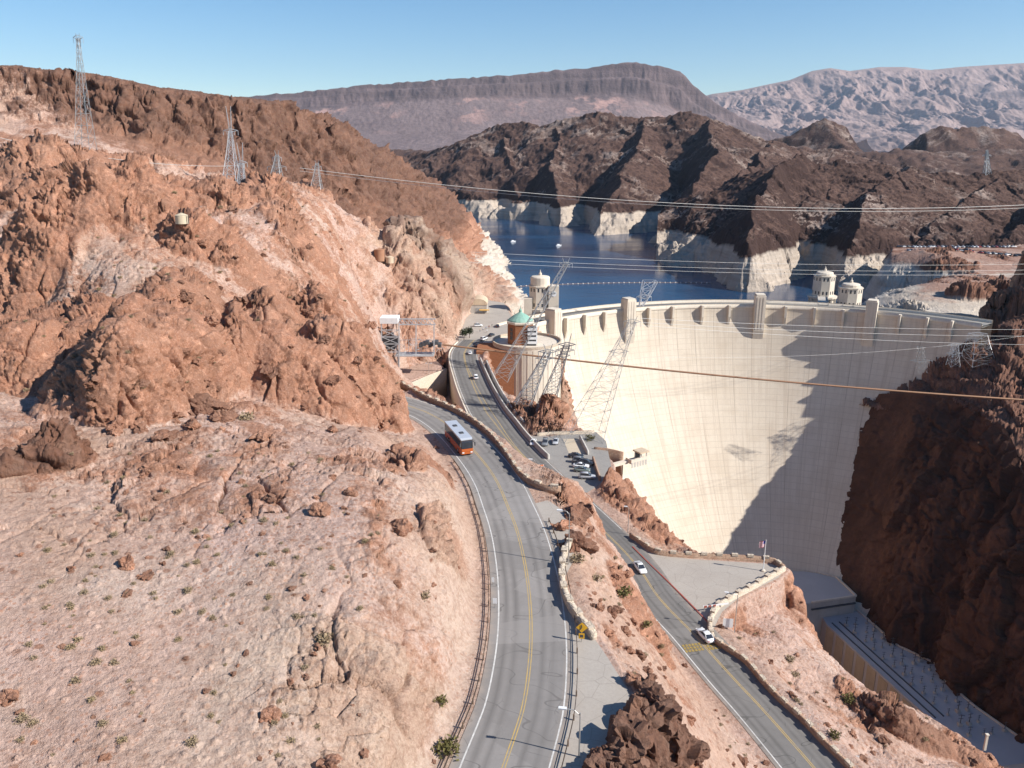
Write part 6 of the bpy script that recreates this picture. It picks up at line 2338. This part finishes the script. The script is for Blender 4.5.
# ------------------------------------------------------------------ people on the plaza
def person_mesh(name, seed):
    r = random.Random(seed)
    bm = bmesh.new()
    prof = [(.0, 0), (.16, .02), (.15, .45), (.19, .85), (.21, 1.05), (.24, 1.38), (.09, 1.48), (.07, 1.52), (.115, 1.62), (.10, 1.74), (.0, 1.78)]
    me = bpy.data.meshes.new(name)
    pts = {'hip': (0, 0, .92), 'chest': (0, 0, 1.30), 'neck': (0, 0, 1.48), 'head': (0, 0, 1.63), 'top': (0, 0, 1.72),
           'kl': (.10, .04, .50), 'fl': (.11, 0, .05), 'kr': (-.10, -.03, .50), 'fr': (-.11, .02, .05),
           'sl': (.19, 0, 1.38), 'el': (.26, .02, 1.10), 'hl': (.26, .10, .86), 'sr': (-.19, 0, 1.38), 'er': (-.26, -.02, 1.10), 'hr': (-.25, .06, .86)}
    rad_ = dict(hip=.16, chest=.17, neck=.07, head=.11, top=.09, kl=.075, fl=.06, kr=.075, fr=.06, sl=.075, el=.055, hl=.045, sr=.075, er=.055, hr=.045)
    ks = list(pts)
    ed = [('hip', 'chest'), ('chest', 'neck'), ('neck', 'head'), ('head', 'top'), ('hip', 'kl'), ('kl', 'fl'), ('hip', 'kr'), ('kr', 'fr'), ('chest', 'sl'), ('sl', 'el'), ('el', 'hl'), ('chest', 'sr'), ('sr', 'er'), ('er', 'hr')]
    me.from_pydata([pts[k] for k in ks], [(ks.index(a), ks.index(b)) for a, b in ed], [])
    o = bpy.data.objects.new(name, me)
    COL.objects.link(o)
    md = o.modifiers.new('skin', 'SKIN')
    lay = me.skin_vertices[0].data
    for i, k in enumerate(ks): lay[i].radius = (rad_[k], rad_[k] * .85)
    lay[0].use_root = True
    o.modifiers.new('sub', 'SUBSURF').levels = 1
    return o


def dress(name, shirt, trousers):
    t = NT(name, .85, .2)
    s = t.n('ShaderNodeSeparateXYZ'); t.l(t.n('ShaderNodeTexCoord').outputs['Object'], s.inputs[0])
    c = t.mix(t.math('GREATER_THAN', s.outputs[2], .95), trousers, shirt)
    c = t.mix(t.math('GREATER_THAN', s.outputs[2], 1.46), c, (.42, .26, .18))
    c = t.mix(t.math('GREATER_THAN', s.outputs[2], 1.66), c, (.05, .035, .025))
    t.color(c)
    return t.m


folk = [((483, 330.5), (.7, .7, .7), (.06, .07, .12), 'person in a white top among the visitors on the plaza'), ((486, 329.5), (.10, .16, .40), (.10, .09, .08), 'person in a blue top among the visitors on the plaza'),
        ((489, 328.5), (.45, .08, .06), (.08, .08, .1), 'person in a red top among the visitors on the plaza'), ((492, 327), (.06, .06, .07), (.25, .22, .18), 'person in a black top on the plaza by the road'),
        ((480, 332), (.55, .45, .25), (.10, .12, .2), 'person in a tan top near the dark trees'), ((487, 332.5), (.65, .68, .72), (.3, .28, .25), 'person in pale clothes standing at the plaza kerb'),
        ((548, 337), (.6, .12, .08), (.05, .05, .07), 'person in red at the visitor terrace parapet')]
for i, ((px, row), sh, tr_, lab) in enumerate(folk):
    z0 = 2.1 if px > 540 else .03
    q = PV(px, row, z=z0)
    o = person_mesh('person', i); o.location = q; o.rotation_euler.z = i * 1.3
    o.data.materials.append(dress('visitor_clothes', sh, tr_))
    tag(o, lab, 'person', 'visitors on the plaza')
# ------------------------------------------------------------------ shrubs, trees, boulders
def leaf_mat(name, c, c2):
    t = NT(name, .9, .15)
    n = t.noise(t.pos(), 3.0, 3, .6)
    t.color(t.mix(t.maprange(n, .3, .7), c, c2))
    return t.m


M_SAGE = leaf_mat('dry_shrub_leaves', (.27, .20, .12), (.33, .25, .16))
M_GREEN = leaf_mat('green_shrub_leaves', (.10, .092, .032), (.155, .13, .05))
M_STRAW = leaf_mat('straw_shrub', (.27, .20, .11), (.33, .25, .15))
M_TREE = leaf_mat('dark_tree_leaves', (.025, .035, .015), (.05, .06, .025))
M_TWIG = plain('twig_bark', (.12, .085, .06), .95)


def clump_meshes(seed, n, r, h, leaf):
    """leaf blades through a flattened dome, and the twigs that carry them"""
    g = random.Random(seed)
    lf, tw = MB(), MB()
    for k in range(9):
        a = g.uniform(0, 6.28); e = g.uniform(.4, 1.0)
        tw.bar((0, 0, -.15), (math.cos(a) * r * e * .8, math.sin(a) * r * e * .8, h * g.uniform(.5, .95)), .02, .008, 3)
    for k in range(n):
        a = g.uniform(0, 6.28); q = g.uniform(.15, 1) ** .6; t = g.uniform(0, 1.45)
        rr = r * q * (1 + .25 * math.sin(a * 3 + seed))
        c = Vector((math.cos(a) * rr * math.cos(t * .8), math.sin(a) * rr * math.cos(t * .8), h * q * math.sin(t) + .06))
        d = Vector((g.uniform(-1, 1), g.uniform(-1, 1), g.uniform(-.2, 1))).normalized() * leaf * g.uniform(.6, 1.4)
        s = Vector((g.uniform(-1, 1), g.uniform(-1, 1), g.uniform(-1, 1))).normalized().cross(d).normalized() * leaf * .35
        lf.face([tuple(c - s), tuple(c + s), tuple(c + d + s * .4), tuple(c + d - s * .4)])
    return lf, tw


SHRUB = []
for k, (n, r, h, leaf) in enumerate([(170, .55, .55, .16), (130, .48, .42, .15), (210, .70, .62, .18)]):
    lf, tw = clump_meshes(k, n, r, h, leaf)
    a = bpy.data.meshes.new('foliage'); lf.bm.to_mesh(a); lf.bm.free()
    b = bpy.data.meshes.new('twigs'); tw.bm.to_mesh(b); tw.bm.free()
    b.materials.append(M_TWIG)
    SHRUB.append((a, b))
SHRUB_MATS = [M_SAGE, M_GREEN, M_STRAW]
SHRUB_VAR = {}
for i, (a, b) in enumerate(SHRUB):
    for j, m in enumerate(SHRUB_MATS):
        c = a.copy(); c.name = 'foliage'; c.materials.append(m); SHRUB_VAR[(i, j)] = c


def shrub(loc, s, i, j, label, group, rz):
    o = empty('desert_shrub', loc, rz)
    o.scale = (s, s, s * .9)
    tag(o, label, 'shrub', group)
    for me, nm in ((SHRUB_VAR[(i, j)], 'foliage'), (SHRUB[i][1], 'twigs')):
        c = bpy.data.objects.new(nm, me); c.parent = o; COL.objects.link(c)


for px, row, s, j, lab in [(448, 752, 2.0, 1, 'round green bush at the foot of the pale slope, nearest the upper road'), (441, 704, 1.5, 1, 'yellow green bush above the round green one beside the upper road'),
                           (623, 595, 1.9, 1, 'green bush on the middle rock spur, left of the lower road'), (646, 626, 1.5, 1, 'dark green bush at the right edge of the middle spur'),
                           (597, 580, 1.4, 0, 'olive bush left of the larger green one on the middle spur'), (577, 561, 1.7, 0, 'olive shrub at the foot of the tall lamp by the boulder'),
                           (613, 462, 2.2, 1, 'green bush on the cliff edge beside the parked cars'), (790, 661, 1.6, 0, 'pale olive bush on the slope right of the lower road'), (795, 676, 1.5, 0, 'grey olive bush below the short pale wall'),
                           (848, 701, 1.9, 1, 'green bush on the right slope above the big boulder'), (835, 737, 1.6, 1, 'dark green bush at the wall of the lower road, bottom right'),
                           (324, 642, 1.6, 0, 'grey green bush at the head of the long crack in the pale slope'), (425, 598, 1.4, 0, 'olive bush on the smooth slope above the guard rail'),
                           (590, 440, 2.4, 1, 'dark bush at the corner of the sandy pad'), (246, 420, 1.9, 0, 'grey green bush at the foot of the large outcrop')]:
    g = hit(px, row)
    if g: shrub(g[0], s, 2 if s > 1.5 else 0, j, lab, None, px * .7)

ZONES = [((40, 620), (380, 450), 95, 'small dry shrub on the stony bench below the large outcrops', 'dry shrubs on the stony bench'),
         ((20, 760), (330, 590), 46, 'small dry shrub on the pale pinkish slope, below the dark outcrop', 'dry shrubs on the pale slope'),
         ((10, 400), (400, 180), 60, 'small dry shrub among the reddish outcrops of the hillside', 'dry shrubs among the outcrops'),
         ((720, 760), (960, 620), 22, 'small dry shrub on the rocky slope right of the lower road', 'dry shrubs right of the lower road'),
         ((585, 700), (690, 530), 14, 'small dry shrub on the rock spur between the two roads', 'dry shrubs between the roads')]
rng = random.Random(21)


def clear_of_roads(p, m=6.5):
    x, y = np.array([p.x], np.float32), np.array([p.y], np.float32)
    if seg_dist(x, y, [tuple(q) for q in upper_c[::6]])[0][0] < m or seg_dist(x, y, [tuple(q) for q in lower_c[::6]])[0][0] < m: return False
    return all(poly_sd(x, y, q)[0] > .8 for q in (PAVE_U, LOT, TERR, PLAZA))


for (x0, y1), (x1, y0), n, lab, grp in ZONES:
    k = tries = 0
    while k < n and tries < n * 14:
        tries += 1
        g = hit(rng.uniform(x0, x1), rng.uniform(y0, y1))
        if not g or g[1].z < .55 or g[0].y > 330 or not clear_of_roads(g[0]): continue
        shrub(g[0] - Vector((0, 0, .05)), rng.uniform(.35, .85) * (1 + max(0, g[0].y - 120) / 260), rng.randrange(3), rng.choice((0, 0, 2, 2, 0)), lab, grp, rng.uniform(0, 6))
        k += 1

for px, row, Y, h, lab in [(464, 340, None, 5.5, 'dark tree at the foot of the cliff by the plaza'), (469.5, 338, None, 5.0, 'dark tree right beside the first one by the plaza')]:
    q = PV(px, row, z=0)
    o = empty('tree', q); tag(o, lab, 'tree')
    MB().bar((0, 0, -.3), (.1, 0, h * .5), .18, .1, 7).bar((.1, 0, h * .5), (.8, .3, h * .8), .08, .03, 5).bar((.1, 0, h * .5), (-.7, -.2, h * .85), .08, .03, 5).build('trunk', M_TWIG, o)
    lf, tw = clump_meshes(int(px), 420, 2.2, 3.2, .5); tw.bm.free()
    c = lf.build('crown', M_TREE, o); c.data.transform(Matrix.Translation((0, 0, h * .42)))


def boulder_mesh(seed, flat=.75, dark=None):
    bm = bmesh.new()
    bmesh.ops.create_icosphere(bm, subdivisions=4, radius=1.0)
    v = np.array([x.co[:] for x in bm.verts], np.float32)
    s = seed * 7.3
    h, e, c = facets(v[:, 0] * .9 + s, v[:, 1] * .9, v[:, 2] * .9, 1.0)
    h2, e2, c2 = facets(v[:, 0] * 2.7 + s, v[:, 1] * 2.7 + 5, v[:, 2] * 2.7, 1.0)
    r = 1 + h * .75 + h2 * .20 + .08 * fbm(v[:, 0] * 3 + s, v[:, 1] * 3, v[:, 2] * 3, 4)
    v = v * r[:, None] * np.array([1.15, .9, flat], np.float32)
    for x, q in zip(bm.verts, v): x.co = Vector([float(t) for t in q])
    me = bpy.data.meshes.new('boulder'); bm.to_mesh(me); bm.free()
    for k, val in (('rock', 1.0), ('dark', dark if dark is not None else .6 if seed % 2 == 0 else .1), ('pale', 0.0), ('ring', 0.0)):
        a = me.attributes.new(k, 'FLOAT', 'POINT'); a.data.foreach_set('value', np.full(len(me.vertices), val, np.float32))
    me.materials.append(M_NEAR)
    return me


BOULD = [boulder_mesh(k) for k in range(1, 10)]
BOULD_DARK = [boulder_mesh(k, .8, .95) for k in range(11, 17)]


def boulder(loc, s, k, label, group, rz, tilt=0.0, kinds=None):
    kinds = kinds or BOULD
    o = bpy.data.objects.new('boulder', kinds[k % len(kinds)])
    COL.objects.link(o)
    o.location = loc; o.scale = (s, s, s); o.rotation_euler = (tilt, tilt * .6, rz)
    tag(o, label, 'boulder', group)


for px, row, s, k, lab in [(126, 565, .9, 2, 'dark brown boulder alone on the bench below the dark outcrop'), (320, 512, 1.1, 0, 'squarish boulder in the middle of the stony bench'), (270, 500, .7, 3, 'upright boulder left of the squarish one on the bench'),
                           (148, 470, .9, 4, 'pointed boulder above the pale track on the bench'), (573, 520, 2.2, 3, 'tall split boulder where the upper wall ends above the small lot'), (582, 512, 1.7, 5, 'rounded boulder leaning behind the tall split one'), (577, 545, 1.9, 1, 'smooth boulder tucked under the end of the curved wall'), (562, 528, 1.2, 6, 'rust boulder on the pavement edge below the tall rock'),
                           (146, 578, .6, 5, 'small dark boulder next to the lone brown one'), (164, 440, 1.6, 7, 'brown block fallen from the large outcrop, left'), (205, 408, 2.2, 1, 'largest block at the foot of the large outcrop'), (222, 420, 1.5, 3, 'tilted block at the foot of the large outcrop, right'),
                           (192, 428, 1.3, 6, 'flat block in front of the fallen ones'), (400, 530, 1.4, 8, 'dark boulder in the gap above the smooth slope'), (350, 495, .8, 2, 'brown boulder right of the squarish one on the bench'),
                           (270, 718, .8, 0, 'wedge shaped boulder on the pale cracked slope'), (330, 765, .8, 4, 'brown boulder at the bottom edge of the pale slope'), (8, 700, .8, 6, 'dark boulder at the left edge of the pale slope')]:
    g = hit(px, row)
    if g: boulder(g[0] + Vector((0, 0, s * .15)), s, k, lab, None, px * .37, .2)

for px, row, sz, k in [(612, 760, 1.7, 1), (626, 748, 2.0, 2), (640, 738, 2.3, 5), (655, 722, 2.1, 3), (664, 742, 2.2, 7), (648, 762, 2.2, 0), (676, 760, 2.0, 8), (690, 752, 1.6, 4), (640, 716, 1.5, 6), (652, 704, 1.6, 2), (668, 712, 1.4, 5), (600, 768, 1.5, 3), (630, 775, 2.0, 7), (668, 778, 2.0, 1)]:
    g = hit(px, row)
    if g: boulder(g[0] + Vector((0, 0, sz * .25)), sz, k, 'dark red brown rock heaped beside the wide pavement', 'dark rocks heaped beside the wide pavement', px * .61, .5, BOULD_DARK)

BZ = [((20, 600), (470, 430), 80, (.15, .5), 'small brown stone lying on the bench below the outcrops', 'stones on the bench'),
      ((590, 768), (700, 520), 55, (.25, .9), 'broken rock on the spur between the two roads', 'broken rocks on the middle spur'),
      ((715, 768), (1000, 600), 36, (.25, .9), 'broken rock on the slope right of the lower road', 'broken rocks right of the lower road'),
      ((60, 440), (420, 380), 34, (.4, 1.3), 'fallen rock at the foot of the reddish outcrops', 'fallen rocks under the outcrops'),
      ((10, 768), (440, 600), 30, (.12, .38), 'small stone on the pale pinkish slope beside the upper road', 'stones on the pale slope'),
      ((180, 380), (400, 200), 40, (.5, 1.5), 'loose rock in the scree between the outcrops', 'loose rocks in the scree')]
for (x0, y1), (x1, y0), n, (s0, s1), lab, grp in BZ:
    k = tries = 0
    while k < n and tries < n * 12:
        tries += 1
        g = hit(rng.uniform(x0, x1), rng.uniform(y0, y1))
        if not g or g[1].z < .35 or g[0].y > 330 or not clear_of_roads(g[0], 6.0): continue
        s = s0 + (s1 - s0) * rng.random() ** 2.2
        boulder(g[0] + Vector((0, 0, s * .12)), s, rng.randrange(9), lab, grp, rng.uniform(0, 6), rng.uniform(-.4, .4))
        k += 1
